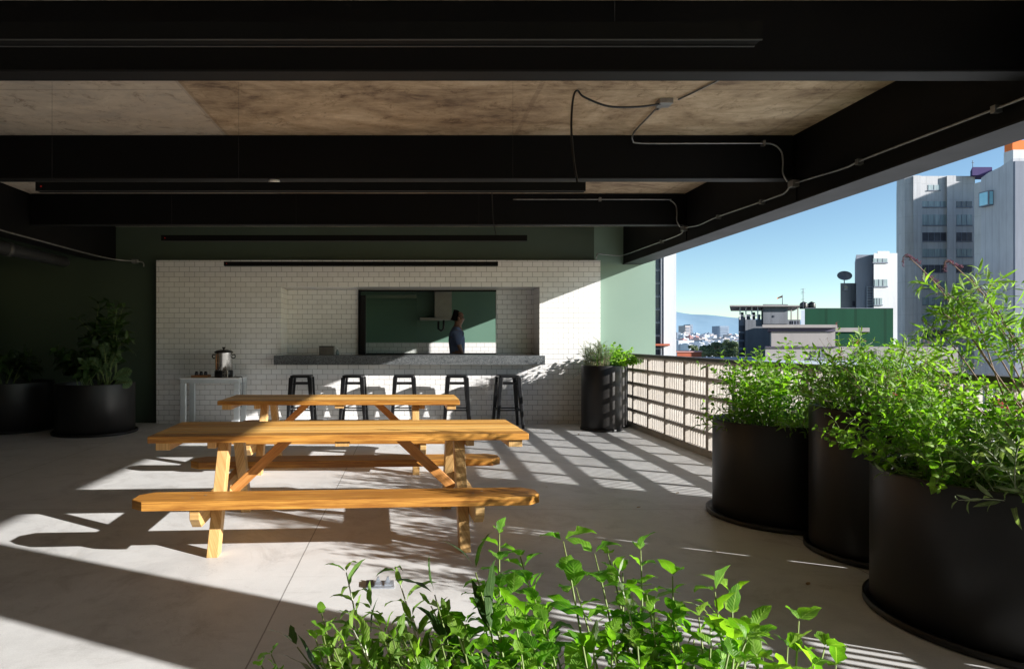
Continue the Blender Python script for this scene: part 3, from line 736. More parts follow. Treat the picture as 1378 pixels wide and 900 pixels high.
for s in (-1, 1):
    m = MB(); m.tube(smooth_path([(.125 * s, 0, .33), (.16 * s, 0, .335), (.172 * s, 0, .31), (.155 * s, 0, .285), (.125 * s, 0, .29)], 4), .009, 6); m.build('handle', M['black_plastic'], u)
m = MB(); m.box(.02, .10, -.150, -.118, .0, .11); m.build('control_panel', M['steel'], u, .003)
for x, z in ((.04, .035), (.08, .035), (.04, .08)):
    m = MB(); m.box(x - .010, x + .010, -.156, -.1505, z - .01, z + .01); m.build('switch', M['black_plastic'], u)
m = MB(); m.tube([(-.03, -.12, .13), (-.03, -.17, .13), (-.03, -.175, .10)], .011, 8); m.tube([(-.03, -.165, .135), (-.03, -.165, .17)], .007, 6); m.build('tap', M['black_plastic'], u)
m = MB(); m.tube([(-.075, -.118, .12), (-.075, -.128, .16), (-.075, -.128, .30), (-.075, -.118, .34)], .008, 8); m.build('level_gauge', M['board'], u)
m = MB(); m.tube(smooth_path([(-2.66, 9.5, .76), (-2.58, 9.45, .757), (-2.52, 9.42, .75), (-2.50, 9.40, .6), (-2.52, 9.42, .4), (-2.55, 9.5, .3)], 6), .005, 5)
tag(m.build('power_cord', M['black_plastic']), 'black cord trailing from the urn over the table edge', 'cord')
tr = thing('tray', 'low orange brown tray holding dark jars beside the coffee urn', 'tray', (-3.13, 9.42, .751))
m = MB(); m.box(-.12, .12, -.09, .09, 0, .012); m.box(-.12, .12, -.09, -.08, .012, .035); m.box(-.12, .12, .08, .09, .012, .035); m.build('board', M['board'], tr, .002)
for i, x in enumerate((-.07, 0.0, .065)):
    j = thing('jar', ['dark glass jar at the left end of the tray', 'dark jar in the middle of the tray', 'dark jar on the tray closest to the urn'][i], 'jar', (-3.13 + x, 9.43, .765), group='jars on the tray')
    m = MB(); m.lathe([(0, 0), (.025, 0), (.027, .05), (.018, .06)], 14); m.build('body', M['b_glass'], j)
    m = MB(); m.lathe([(.02, .06), (.02, .075), (0, .076)], 14); m.build('lid', M['lid'], j)
bx_ = thing('box', 'small grey brown box standing on the serving counter', 'box', (-1.33, 10.05, 1.068))
m = MB(); m.box(-.12, .105, -.08, .08, 0, .13); m.build('carton', M['cardboard'], bx_, .004)
m = MB(); m.box(-.123, .108, -.083, .083, .131, .143); m.build('lid', M['black_plastic'], bx_)
gl = thing('bottle', 'little pale bottle next to the box on the counter', 'bottle', (-1.17, 10.05, 1.068))
m = MB(); m.lathe([(0, 0), (.026, 0), (.028, .05), (.012, .075), (.012, .095)], 14); m.build('body', M['b_curtain'], gl)
m = MB(); m.lathe([(.014, .09), (.014, .115), (0, .115)], 10); m.build('cap', M['white_cap'], gl)
fs = thing('floor_socket', 'open metal floor socket set in the concrete beyond the herbs', 'floor socket', (-.165, 3.36, 0), R(4))
m = MB(); m.box(-.075, .075, -.05, .05, .001, .006); m.build('plate', M['socket_metal'], fs)
for x in (-.01, .042):
    m = MB(); m.box(x - .018, x + .018, -.025, .03, .0062, .012); m.prism([(x - .012, .012), (x + .012, .012), (x + .006, .036), (x - .002, .036)], .015, .03, 0, 'y'); m.build('outlet', M['socket_metal'], fs)
m = MB(); m.box(-.072, -.034, -.04, .035, .0062, .016); m.build('flap', M['black_plastic'], fs)

# ------------------------------------------------------------------ person in the kitchen
def skin_mesh(name, joints, edges, mat, parent, root=0, sub=2):
    me = bpy.data.meshes.new(name); me.from_pydata([j[0] for j in joints], edges, [])
    me.materials.append(mat); me.update()
    o = bpy.data.objects.new(name, me); col.objects.link(o); o.parent = parent
    md = o.modifiers.new('skin', 'SKIN'); md.use_smooth_shade = True
    if not me.skin_vertices: pass
    for i, j in enumerate(joints):
        sv = me.skin_vertices[0].data[i]; r = j[1]
        sv.radius = r if isinstance(r, tuple) else (r, r); sv.use_root = (i == root)
    sb = o.modifiers.new('sub', 'SUBSURF'); sb.levels = sub; sb.render_levels = sub
    return o
per = thing('person', 'person in blue grey t-shirt walking past inside the kitchen hatch, seen in profile', 'person', (.80, 10.93, 0))
J = []; E = []
def jn(p, r, par=None):
    J.append((p, r)); i = len(J) - 1
    if par is not None: E.append((par, i))
    return i
pel = jn((0, 0, .98), (.12, .10)); wa = jn((0, 0, 1.13), (.12, .095), pel); ch = jn((-.01, 0, 1.34), (.15, .105), wa); sh = jn((-.015, 0, 1.47), (.11, .075), ch)
nk = jn((.01, 0, 1.56), .052, sh); h1 = jn((.03, 0, 1.655), (.072, .082), nk); h2 = jn((.032, 0, 1.745), (.080, .094), h1); jn((.032, 0, 1.80), (.048, .058), h2); jn((.098, 0, 1.735), .024, h2)
ns_ = jn((.132, 0, 1.672), .013, h1); jn((.098, 0, 1.605), .022, h1)
for s in (-1, 1):
    a = jn((-.02, .17 * s, 1.46), .055, sh); b = jn((.02, .215 * s, 1.20), .042, a); c_ = jn((.12 * (1 if s < 0 else .2), .22 * s, .96), .03, b)
    hd = jn((.15 * (1 if s < 0 else .2), .22 * s, .90), (.038, .018), c_)
    for q in range(4):
        f1 = jn((.12 * (1 if s < 0 else .2) + .018 * q, .22 * s, .85), .010, hd); jn((.125 * (1 if s < 0 else .2) + .018 * q, .215 * s, .805 + .006 * abs(q - 1.5)), .008, f1)
    jn((.19 * (1 if s < 0 else .35) + .01, .20 * s, .875), .011, hd)
    hp = jn((0, .09 * s, .92), .09, pel); kn = jn((.10 * s, .095 * s, .50), .06, hp); an = jn((.10 * s - .09 * (s < 0), .095 * s, .09), .042, kn); jn((.10 * s + .12 - .09 * (s < 0), .10 * s, .035), .035, an)
skin_mesh('body', J, E, M['skin'], per)
T = [((0, 0, .95), (.14, .115)), ((0, 0, 1.13), (.14, .11)), ((-.01, 0, 1.34), (.17, .122)), ((-.015, 0, 1.485), (.115, .085)), ((.0, 0, 1.535), (.062, .062)),
     ((-.02, .175, 1.455), .082), ((.02, .215, 1.20), .068), ((-.02, -.175, 1.455), .082), ((.02, -.215, 1.20), .068)]
skin_mesh('t_shirt', T, [(0, 1), (1, 2), (2, 3), (3, 4), (3, 5), (5, 6), (3, 7), (7, 8)], M['shirt'], per)
T = [((0, 0, 1.0), (.125, .105))]
TE = []
for s in (-1, 1):
    b = len(T); T += [((0, .09 * s, .90), .10), ((.10 * s, .095 * s, .50), .075), ((.10 * s - .09 * (s < 0), .095 * s, .12), .06)]
    TE += [(0, b), (b, b + 1), (b + 1, b + 2)]
skin_mesh('trousers', T, TE, M['trousers'], per)
T = [((-.03, 0, 1.71), (.068, .075)), ((-.002, 0, 1.765), (.078, .09)), ((.05, 0, 1.785), (.035, .06)), ((-.04, 0, 1.66), (.045, .06))]
skin_mesh('hair', T, [(0, 1), (1, 2), (0, 3)], M['hair'], per)
for s in (-1, 1):
    m = MB(); m.lathe([(0, -.03), (.014, -.022), (.018, 0), (.014, .022), (0, .03)], 10, (.02, .083 * s, 1.68)); m.build('ear', M['skin'], per)
    m = MB(); m.lathe([(0, -.009), (.008, 0), (0, .009)], 8, (.098, .03 * s, 1.70)); m.build('eye', M['hair'], per)
    m = MB(); m.box(.10 * s - .09 * (s < 0) - .06, .10 * s - .09 * (s < 0) + .2, .095 * s - .05, .095 * s + .05, 0, .075); m.build('shoe', M['shoe'], per, .03)

# ------------------------------------------------------------------ planters
def planter(label, cx, cy, r, h, rs=None, group='round black planters'):
    t = thing('planter', label, 'planter', (cx, cy, 0), group=group)
    m = MB(); m.lathe([(r * .985, .032), (r, .04), (r, h - .01), (r - .002, h), (r - .012, h), (r - .014, h - .004), (r - .014, h - .12)], 96); m.build('body', M['planter'], t)
    rs = rs or r + .045
    m = MB(); m.lathe([(0, .002), (rs - .01, .002), (rs, .008), (rs, .036), (rs - .008, .038), (rs - .012, .03), (rs - .02, .012), (0, .012)], 96); m.build('saucer', M['planter'], t)
    m = MB(); n = 40; vs = [(0, 0, h - .075)]; fs = []
    for i, q in enumerate((.35, .7, 1.0)):
        for k in range(n):
            a = 2 * PI * k / n; vs.append((q * (r - .014) * math.cos(a), q * (r - .014) * math.sin(a), h - .08 + .02 * random.random() * (q < 1)))
    for k in range(n):
        k2 = (k + 1) % n; fs.append((0, 1 + k, 1 + k2))
        for i in range(2): fs.append((1 + i * n + k, 1 + (i + 1) * n + k, 1 + (i + 1) * n + k2, 1 + i * n + k2))
    m.add(vs, fs, True); m.build('soil', M['soil'], t)
    return t
PA = (2.72, 4.67, .445, .714); PB = (2.86, 3.86, .365, .895); PC = (2.77, 2.90, .54, .69)
planter('broad black planter farthest of the three beside the railing', *PA)
planter('tall black planter standing between the two broad ones', *PB, rs=.395)
planter('largest black planter nearest the viewer at right', *PC, rs=.57)
planter('tall black planter with rosemary by the end of the tiled wall', 2.78, 9.22, .285, .94, .30)
planter('black planter behind the rosemary one in the railing corner', 3.02, 9.58, .26, .93, .27)
planter('broad black planter in shade before the dark green wall', -4.47, 8.95, .52, .70, .56)
planter('black planter lost in darkness at far left', -5.85, 9.25, .56, .70, .60)
planter('black planter just below the viewer holding the bright herbs', .30, .62, .50, .60)

# ------------------------------------------------------------------ vegetation
UP = Vector((0, 0, 1))
def bez(a, b, c, t): return a * (1 - t) ** 2 + b * 2 * t * (1 - t) + c * t * t
def sprig(sb, lb, a, c, rg, nodes, L, Wd, r=.003, start=.12, shape=0, curl=.35, fold=.25, spread=65, bend=.25, tipk=.55, ns=4, per=2, basek=.75, jit=.25):
    a, c = Vector(a), Vector(c)
    v = c - a; h = Vector((v.x, v.y, 0))
    b = a + v * .5 - h * bend + Vector((0, 0, v.length * bend * .6)) + Vector((rg.uniform(-1, 1), rg.uniform(-1, 1), 0)) * v.length * .06
    if sb is not None: sb.tube([bez(a, b, c, t / 6) for t in range(7)], r, 5, r1=r * .35)
    ph = rg.uniform(0, PI)
    for i in range(nodes):
        t = start + (1 - start) * i / max(1, nodes - 1)
        p = bez(a, b, c, t); tg = (bez(a, b, c, min(1, t + .02)) - bez(a, b, c, max(0, t - .02)))
        if tg.length < 1e-7: tg = v.copy()
        tg.normalize(); o1 = tg.orthogonal().normalized(); o2 = tg.cross(o1)
        k = basek + (1 - basek) * math.sin(PI * min(1, t * 1.3) * .5)
        if t > .6: k *= 1 - (1 - tipk) * (t - .6) / .4
        for q in range(per):
            an = ph + 2 * PI * q / per + i * PI / 2 * (1 if per == 2 else .8) + rg.uniform(-.3, .3)
            out = o1 * math.cos(an) + o2 * math.sin(an)
            sp = R(spread * (1 - .35 * t) + rg.uniform(-15, 15))
            d = tg * math.cos(sp) + out * math.sin(sp)
            d.z += rg.uniform(-.15, .15)
            kk = k * (1 + rg.uniform(-jit, jit))
            upv = tg + Vector((rg.uniform(-.3, .3), rg.uniform(-.3, .3), .3))
            st_ = p + d * (L * kk * .10)
            lb.leaf(st_, d, upv, L * kk, Wd * kk, curl * rg.uniform(.0, 2.0), fold * rg.uniform(.3, 2.0), ns, shape, .45)
    return c, (c - bez(a, b, c, .93)).normalized()
def flowers(fb, p, d, rg, n=10, L=.012, ln=.06):
    for i in range(n):
        q = p + d * (ln * i / n); o1 = d.orthogonal().normalized(); o2 = d.cross(o1); an = rg.uniform(0, 2 * PI)
        out = o1 * math.cos(an) + o2 * math.sin(an)
        fb.leaf(q, out + d * .4, d, L * rg.uniform(.7, 1.3), L * .55, .2, .4, 3, 0)
def bush(name, label, cat, base, n, rad, reach, h, hvar, leafmat, stemmat, L, Wd, nodes, seed, shape=0, per=2, flower=None, fl_frac=.1, group=None,
         side=0.0, lean=(0, 0), r=.003, spread=65, curl=.35, ns=4, twigs=0, lowfrac=.35, **kw):
    rg = random.Random(seed); random.seed(seed)
    t = thing(name, label, cat, base, group=group); sb, lb, fb = MB(), MB(), MB()
    for i in range(n):
        a = rg.uniform(0, 2 * PI); q = math.sqrt(rg.random())
        b0 = Vector((math.cos(a) * q * rad, math.sin(a) * q * rad, 0))
        low = rg.random() < lowfrac
        hh = h * (rg.uniform(.15, .6) if low else rg.uniform(1 - hvar, 1.0)) * (1 - .25 * q)
        rr = reach * (rg.uniform(.8, 1.25) if low else rg.uniform(.2, .9)) * q
        a2 = a + rg.uniform(-.5, .5)
        c0 = Vector((math.cos(a2) * (rad * q * .9 + rr) + lean[0] * hh, math.sin(a2) * (rad * q * .9 + rr) + lean[1] * hh, hh))
        nd = max(3, int(nodes * (c0 - b0).length / h))
        tip, d = sprig(sb, lb, b0, c0, rg, nd, L, Wd, r, .15, shape, curl, .25, spread, per=per, ns=ns, **kw)
        for k in range(twigs):
            tt = rg.uniform(.35, .85); p = b0.lerp(c0, tt) + Vector((0, 0, .04)); a3 = rg.uniform(0, 2 * PI); ll = h * rg.uniform(.15, .35)
            e = p + Vector((math.cos(a3) * ll * .7, math.sin(a3) * ll * .7, ll * rg.uniform(.2, .9)))
            sprig(sb, lb, p, e, rg, max(3, nd // 3), L * .8, Wd * .8, r * .6, .2, shape, curl, .25, spread, per=per, ns=ns, **kw)
        if flower and not low and rg.random() < fl_frac: flowers(fb, tip, d, rg)
    sb.build('stems', M[stemmat], t); lb.build('leaves', M[leafmat], t)
    if flower and fb.f: fb.build('flowers', M[flower], t)
    return t

# farthest broad planter A: sage with pink tips
bush('salvia_bush', 'bright green flowering bush in the farthest broad planter', 'bush', (PA[0], PA[1], .63), 66, .34, .26, .72, .45, 'leaf_lime', 'stem_green', .064, .036, 15, 11,
     shape=0, flower='petal', fl_frac=.16, lean=(-.02, 0), twigs=1)
bush('sage_bush', 'grey green narrow-leaved sage low in the farthest broad planter', 'bush', (PA[0] - .06, PA[1] - .10, .63), 55, .32, .28, .38, .5, 'leaf_sage', 'stem_pale', .075, .017, 13, 12, shape=1, spread=50, r=.0025)
# tall planter B
bush('sage_bush', 'silvery narrow-leaved sage filling the tall planter', 'bush', (PB[0], PB[1], .81), 85, .28, .30, .58, .5, 'leaf_sage', 'stem_pale', .080, .019, 15, 21, shape=1, spread=50, r=.0028, twigs=1)
bush('salvia_bush', 'lime green salvia with pink buds rising from the tall planter', 'bush', (PB[0] - .03, PB[1] + .05, .81), 42, .26, .24, .64, .5, 'leaf_lime', 'stem_green', .056, .032, 13, 22, flower='petal', fl_frac=.25)
# big planter C
bush('salvia_bush', 'dense lime green salvia spilling over the largest planter', 'bush', (PC[0] - .05, PC[1] - .02, .61), 135, .44, .32, .60, .5, 'leaf_lime', 'stem_green', .047, .033, 14, 31,
     flower='petal', fl_frac=.18, twigs=2, lowfrac=.45)
bush('sage_bush', 'grey green lance-leaved sage at the front of the largest planter', 'bush', (PC[0] - .02, PC[1] - .22, .61), 80, .34, .30, .42, .5, 'leaf_grey', 'stem_pale', .090, .022, 12, 32, shape=1, spread=50)
bush('dry_twigs', 'bare brown dead flower stalks tangled above the tall planter', 'plant', (PB[0] + .05, PB[1] - .05, .85), 34, .25, .30, .62, .6, 'leaf_dry', 'stem_brown', .018, .008, 6, 23, shape=1, r=.002, twigs=2)
def tall_salvia():
    rg = random.Random(77); t = thing('tall_salvia', 'tall woody salvia with drooping mauve flower spikes, highest plant at right', 'shrub', (2.98, 2.86, .61))
    sb, lb, fb = MB(), MB(), MB()
    O = Vector((2.98, 2.86, .61))
    def P(px, py, D): return Vector(W(px, py, D)) - O
    root = Vector((0, 0, 0))
    mains = [((1222, 345), 3.1, 1), ((1278, 352), 3.0, 1), ((1248, 372), 3.15, 1), ((1318, 385), 2.95, 0), ((1290, 400), 3.05, 0), ((1345, 440), 2.8, 0), ((1376, 440), 2.7, 0),
             ((1240, 430), 3.1, 0), ((1268, 420), 3.0, 0), ((1395, 425), 2.8, 0), ((1330, 415), 3.2, 0), ((1305, 372), 3.1, 0), ((1210, 470), 3.2, 0)]
    for (px, D, fl) in [(m_[0], m_[1], m_[2]) for m_ in mains]:
        tip = P(px[0], px[1], D); base = root + Vector((rg.uniform(-.12, .12), rg.uniform(-.1, .1), 0))
        knee = base.lerp(tip, .55) + Vector((rg.uniform(-.02, .06), rg.uniform(-.04, .04), .02))
        kz = knee + Vector((0, 0, 0))
        sb.tube(smooth_path([base, base.lerp(knee, .5) + Vector((rg.uniform(-.03, .03), 0, 0)), knee, knee.lerp(tip, .6) + Vector((.02, 0, .02)), tip], 4), .0048, 6, r1=.0018)
        # leafy tufts in the upper half
        for k in range(6):
            tt = .62 + .36 * k / 6 if not fl else .55 + .28 * k / 6
            p = knee.lerp(tip, (tt - .35) / .65); a = rg.uniform(0, 2 * PI); ll = rg.uniform(.06, .15)
            e = p + Vector((math.cos(a) * ll, math.sin(a) * ll, ll * rg.uniform(-.15, .8)))
            sprig(sb, lb, p, e, rg, 5, .075, .014, .0016, .2, 1, .5, .25, 50, ns=4)
        if fl:
            d = Vector((-.55, 0, .30)).normalized()
            end = tip
            fb = MB(); flowers(fb, end - d * .07, d, rg, 42, .014, .085)
            sb.tube([end - d * .01, end + Vector((-.02, 0, .002)), end + Vector((-.03, 0, -.03))], .0018, 4)
            flowers(fb, end + Vector((-.02, 0, .0)), Vector((-.1, 0, -1)).normalized(), rg, 26, .013, .05)
            fb.build('flower_spike', M['petal_mauve'], t)
    for k in range(10):   # bare woody twigs
        a = Vector((rg.uniform(-.2, .15), rg.uniform(-.1, .1), rg.uniform(.1, .3))); e = a + Vector((rg.uniform(-.25, .15), rg.uniform(-.1, .1), rg.uniform(.15, .38)))
        sb.tube(smooth_path([a, a.lerp(e, .5) + Vector((.02, 0, .03)), e], 4), .0035, 5, r1=.0012)
    sb.build('stems', M['stem_brown'], t); lb.build('leaves', M['leaf_sage'], t)
tall_salvia()
# trailing long leaves at the left side of planter C
bush('lance_leaf_plant', 'few long grey green leaves leaning out between the two nearest planters', 'plant', (2.50, 3.15, .66), 7, .08, .26, .20, .6, 'leaf_grey', 'stem_pale', .15, .030, 5, 41, shape=1, spread=45, lowfrac=.6)
# rosemary + leafy corner bush
bush('rosemary_bush', 'upright grey green rosemary bush in the planter by the tiled wall', 'bush', (2.72, 9.20, .86), 54, .17, .10, .50, .45, 'leaf_rosemary', 'stem_brown', .036, .006, 34, 51, shape=1, per=4, spread=45, ns=3, r=.003, twigs=2, lowfrac=.2)
bush('leafy_bush', 'round-leaved bright bush spilling over the corner planter', 'bush', (3.0, 9.5, .85), 60, .22, .20, .42, .5, 'leaf_lime', 'stem_green', .065, .042, 8, 52, ns=4, lowfrac=.5, twigs=1)
bush('leafy_bush', 'trailing bright bush hanging down the railing corner', 'bush', (3.2, 9.2, .95), 20, .08, .20, .16, .6, 'leaf_lime', 'stem_green', .06, .038, 7, 53, lowfrac=.5)
m = MB(); rg = random.Random(5)
for k in range(9):
    a = Vector((2.60, 9.25, .88)); e = a + Vector((-.30 + rg.uniform(-.1, .08), rg.uniform(-.1, .1), rg.uniform(-.06, .1)))
    m.leaf(a, e - a, UP, (e - a).length, .02, .3, .2, 6, 1)
tag(m.build('agave', M['leaf_dark']), 'dark blade-leaved plant leaning left out of the rosemary planter', 'plant')

# shaded left planters
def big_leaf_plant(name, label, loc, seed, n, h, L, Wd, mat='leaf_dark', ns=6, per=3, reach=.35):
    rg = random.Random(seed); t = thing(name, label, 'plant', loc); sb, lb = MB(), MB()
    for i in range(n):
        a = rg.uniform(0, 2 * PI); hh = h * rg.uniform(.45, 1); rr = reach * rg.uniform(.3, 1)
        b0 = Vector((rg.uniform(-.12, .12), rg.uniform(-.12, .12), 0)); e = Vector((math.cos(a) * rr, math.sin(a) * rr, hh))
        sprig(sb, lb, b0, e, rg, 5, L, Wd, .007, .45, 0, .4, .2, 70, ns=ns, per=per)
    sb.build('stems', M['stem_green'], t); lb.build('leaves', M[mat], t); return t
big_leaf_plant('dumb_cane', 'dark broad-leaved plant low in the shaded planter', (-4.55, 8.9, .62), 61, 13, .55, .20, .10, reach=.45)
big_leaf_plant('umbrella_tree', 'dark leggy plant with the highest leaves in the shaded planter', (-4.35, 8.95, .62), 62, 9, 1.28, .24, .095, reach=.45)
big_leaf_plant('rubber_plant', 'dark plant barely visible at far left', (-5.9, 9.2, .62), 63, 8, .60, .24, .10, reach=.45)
def fern():
    rg = random.Random(9); t = thing('palm_fern', 'green feathery palm fern catching a little light in the shaded planter', 'plant', (-4.20, 8.72, .62)); sb, lb = MB(), MB()
    for (ex, ey, ez) in ((-.05, -.02, .62), (.22, -.05, .50), (.40, -.1, .25), (.34, .05, .10), (-.25, -.05, .40), (.1, -.2, .3)):
        b0 = Vector((0, 0, 0)); e = Vector((ex, ey, ez)); c = Vector((ex * .3, ey * .3, ez * 1.0))
        sb.tube([bez(b0, c, e, k / 8) for k in range(9)], .008, 5, r1=.003)
        for k in range(17):
            tt = .35 + .63 * k / 17; p = bez(b0, c, e, tt); tg = (bez(b0, c, e, min(1, tt + .03)) - p).normalized()
            sd = tg.cross(Vector((0, -1, .3))).normalized()
            ll = .11 * math.sin(PI * (k + 2) / 20)
            for s in (-1, 1): lb.leaf(p, sd * s + tg * .7, Vector((0, -1, .4)), ll, .022, .25, .2, 4, 1)
    sb.build('stems', M['stem_green'], t); lb.build('fronds', M['leaf_rosemary'], t)
fern()

rg = random.Random(31)
fl_proto = None
for k in range(9):
    x, y = [(2.25, 5.35), (1.9, 3.9), (2.1, 3.35), (1.2, 5.6), (2.5, 6.4), (2.3, 8.7), (.6, 2.6), (-.2, 7.7), (1.75, 4.9)][k]
    m = MB(); m.leaf(Vector((0, 0, .004)), Vector((1, 0, .05)), UP, rg.uniform(.035, .06), .022, -.15, .3, 5, 0)
    o = m.build('fallen_leaf', M['leaf_dry']); o.location = (x, y, 0); o.rotation_euler = (0, 0, rg.uniform(0, 6.2))
    tag(o, 'small dry leaf fallen on the concrete floor near the planters and railing', 'leaf', 'dry leaves fallen on the floor')
# foreground herbs
def herb(name, label, stems, leafmat, stemmat, L, Wd, nodes, seed, shape=0, curl=.3, ns=6, r=.0035, per=2, spread=60, flower=None, fn=0, **kw):
    rg = random.Random(seed); random.seed(seed)
    t = thing(name, label, 'herb', (.30, .80, .52), group=None); sb, lb, fb = MB(), MB(), MB(); O = Vector((.30, .80, .52))
    for (px, py, D) in stems:
        tip = Vector(W(px, py, D)) - O
        b0 = Vector((tip.x * .72 + rg.uniform(-.04, .04), min(.2, tip.y * .45) + rg.uniform(-.05, .05), 0))
        nd = max(4, int(nodes * (tip - b0).length / .4))
        c, d = sprig(sb, lb, b0, tip, rg, nd, L, Wd, r, .15, shape, curl, .22, spread, bend=.12, ns=ns, per=per, **kw)
        if flower: flowers(fb, c - d * .02, d, rg, 10, .008, .03)
    sb.build('stems', M[stemmat], t); lb.build('leaves', M[leafmat], t)
    if flower: fb.build('flowers', M[flower], t)
    return t
rg = random.Random(100)
def row(x0, x1, y0, y1, D0, D1, n): return [(rg.uniform(x0, x1), rg.uniform(y0, y1), rg.uniform(D0, D1)) for _ in range(n)]
herb('mint_plant', 'tallest bright mint sprigs at the centre of the foreground herbs', [(672, 718, 1.22), (700, 748, 1.20), (655, 790, 1.15), (715, 790, 1.1), (640, 800, 1.2), (690, 800, 1.05)] + row(600, 740, 815, 885, .95, 1.2, 11),
     'leaf_mint', 'stem_green', .046, .031, 14, 201, tipk=.75, curl=.5)
herb('basil_plant', 'broad-leaved sprig with large dark green leaves standing alone behind the mint', [(758, 728, 1.20), (800, 745, 1.2), (775, 790, 1.15)], 'leaf_mint', 'stem_green', .062, .041, 7, 202, spread=75, tipk=.85, curl=.5)
herb('mint_plant', 'curling bright sprigs right of centre in the foreground herbs', [(862, 740, 1.2), (838, 770, 1.18), (905, 775, 1.15), (870, 800, 1.1), (818, 745, 1.22)] + row(780, 920, 820, 890, .95, 1.2, 11),
     'leaf_mint', 'stem_green', .045, .030, 12, 203, tipk=.75, curl=.5)
herb('mint_plant', 'large-leaved lime sprigs in the right part of the foreground herbs', [(962, 796, 1.1), (985, 800, 1.12), (940, 830, 1.05), (1015, 850, 1.05)] + row(920, 1040, 850, 905, .95, 1.15, 8),
     'leaf_lime', 'stem_green', .056, .032, 10, 204, tipk=.8, curl=.4)
herb('mint_plant', 'separate bright sprig at the right end of the foreground herbs', [(1075, 835, 1.12), (1110, 870, 1.1), (1060, 870, 1.05), (1095, 895, 1.05), (1125, 895, 1.1)], 'leaf_lime', 'stem_green', .046, .031, 8, 205, tipk=.8)
herb('sage_plant', 'thin dull green sage with drooping tips left of the mint', [(466, 770, 1.3), (533, 768, 1.3), (580, 815, 1.25), (500, 820, 1.2), (555, 830, 1.2), (600, 830, 1.2)] + row(440, 620, 835, 885, 1.0, 1.25, 12),
     'leaf_sage', 'stem_pale', .058, .020, 11, 206, shape=1, curl=.6, spread=40, flower=None, tipk=.7)
herb('sage_plant', 'small-leaved dark herb filling the lower left foreground', row(440, 640, 850, 900, .95, 1.2, 20), 'leaf_sage', 'stem_green', .042, .026, 12, 207)
herb('mint_plant', 'bright sprigs at the left end of the foreground herbs', [(433, 825, 1.2), (425, 860, 1.1), (450, 870, 1.1), (365, 880, 1.15), (352, 895, 1.1)] + row(420, 520, 850, 900, 1.0, 1.15, 6), 'leaf_mint', 'stem_green', .040, .028, 11, 208)
herb('lavender_plant', 'pale silvery stems with woolly leaves among the right herbs', [(832, 775, 1.15), (880, 810, 1.15), (850, 800, 1.2), (900, 850, 1.1), (800, 840, 1.1), (955, 830, 1.15)], 'leaf_grey', 'stem_pale', .065, .020, 12, 209, shape=1, curl=.7)
herb('long_leaf_plant', 'long narrow dark leaf blades among the foreground sage', [(585, 800, 1.15), (640, 770, 1.15), (500, 860, 1.15), (400, 870, 1.2)], 'leaf_dark', 'stem_green', .12, .026, 4, 210, shape=1, spread=25)
herb('mint_plant', 'low mixed foliage along the near edge of the foreground herbs', row(560, 1010, 860, 960, .75, 1.0, 40), 'leaf_mint', 'stem_green', .042, .028, 11, 211)

# ------------------------------------------------------------------ the city outside
m = MB(); m.box(-6000, 9000, 15, 16000, -26, -25.0); struct('ground', m, M['city_ground'])
def hill(name, D, px0, px1, ytops, mat, label=None):
    pts = []; n = 60; top = []
    for i in range(n + 1):
        t = i / n; px = px0 + (px1 - px0) * t
        k = t * (len(ytops) - 1); a = int(min(k, len(ytops) - 2)); y = ytops[a] + (ytops[a + 1] - ytops[a]) * (0.5 - 0.5 * math.cos(PI * (k - a)))
        y += .6 * noise.noise(Vector((t * 14, 3, 1)))
        top.append(W(px, y, D))
    mm = MB(); v = []; f = []
    for i, p in enumerate(top):
        v += [(p[0] * .8, D * .8, -25), (p[0] * .92, D * .92, -25 + (p[2] + 25) * .45), p, (p[0] * 1.15, D * 1.15, -25)]
    for i in range(n):
        for k_ in range(3): f.append((4 * i + k_, 4 * (i + 1) + k_, 4 * (i + 1) + k_ + 1, 4 * i + k_ + 1))
    mm.add(v, f, True); return struct(name, mm, mat, label)
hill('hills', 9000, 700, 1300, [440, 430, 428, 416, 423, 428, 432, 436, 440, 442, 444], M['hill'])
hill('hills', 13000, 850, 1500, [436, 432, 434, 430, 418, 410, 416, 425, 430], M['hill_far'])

def bld(name, label, x0, x1, y0, y1, z1, mat, z0=-25, group=None, part='wall'):
    t = thing(name, label, 'building', group=group)
    m = MB(); m.box(x0, x1, y0, y1, z0, z1); m.build(part, mat, t); return t
def win(t, x0, x1, z0, z1, y, mat, frame=True, side=None, mull=3):
    if side is None:
        m = MB(); m.box(x0, x1, y - .06, y + .0, z0, z1); o = m.build('window', mat, t)
        if frame:
            m = MB()
            m.box(x0 - .1, x1 + .1, y - .18, y - .001, z0 - .16, z0 - .005)
            for k in range(1, mull): m.box(x0 + (x1 - x0) * k / mull - .04, x0 + (x1 - x0) * k / mull + .04, y - .10, y - .061, z0, z1)
            m.build('frame', M['b_midgrey'], o)
        return o
def PX(px, D): return (px - 553) / F * D
def PZ(py, D): return 1.3 + (458 - py) / F * D

# white tower beside the green wall
SHEAR = (100, 0.3871)
D = 100
t = bld('tower_block', 'tall white tower block showing just past the green wall', 34, PX(910, D), D, D + 9, 30, M['b_white'])
for k in range(9):
    zc = PZ(478 - 17.6 * k, D) - .8
    win(t, PX(882.5, D), PX(888, D), zc, zc + 1.7, D, M['b_glass'], True, mull=1)
for px in (889.5, 893):
    m = MB(); m.box(PX(px, D), PX(px + .8, D), D - .5, D, -20, 30); m.build('rib', M['b_panel'], t)
m = MB(); m.box(PX(882, D), PX(901, D), D - 2.0, D, PZ(465, D), PZ(462.5, D)); m.build('balcony_slab', M['b_red'], t)
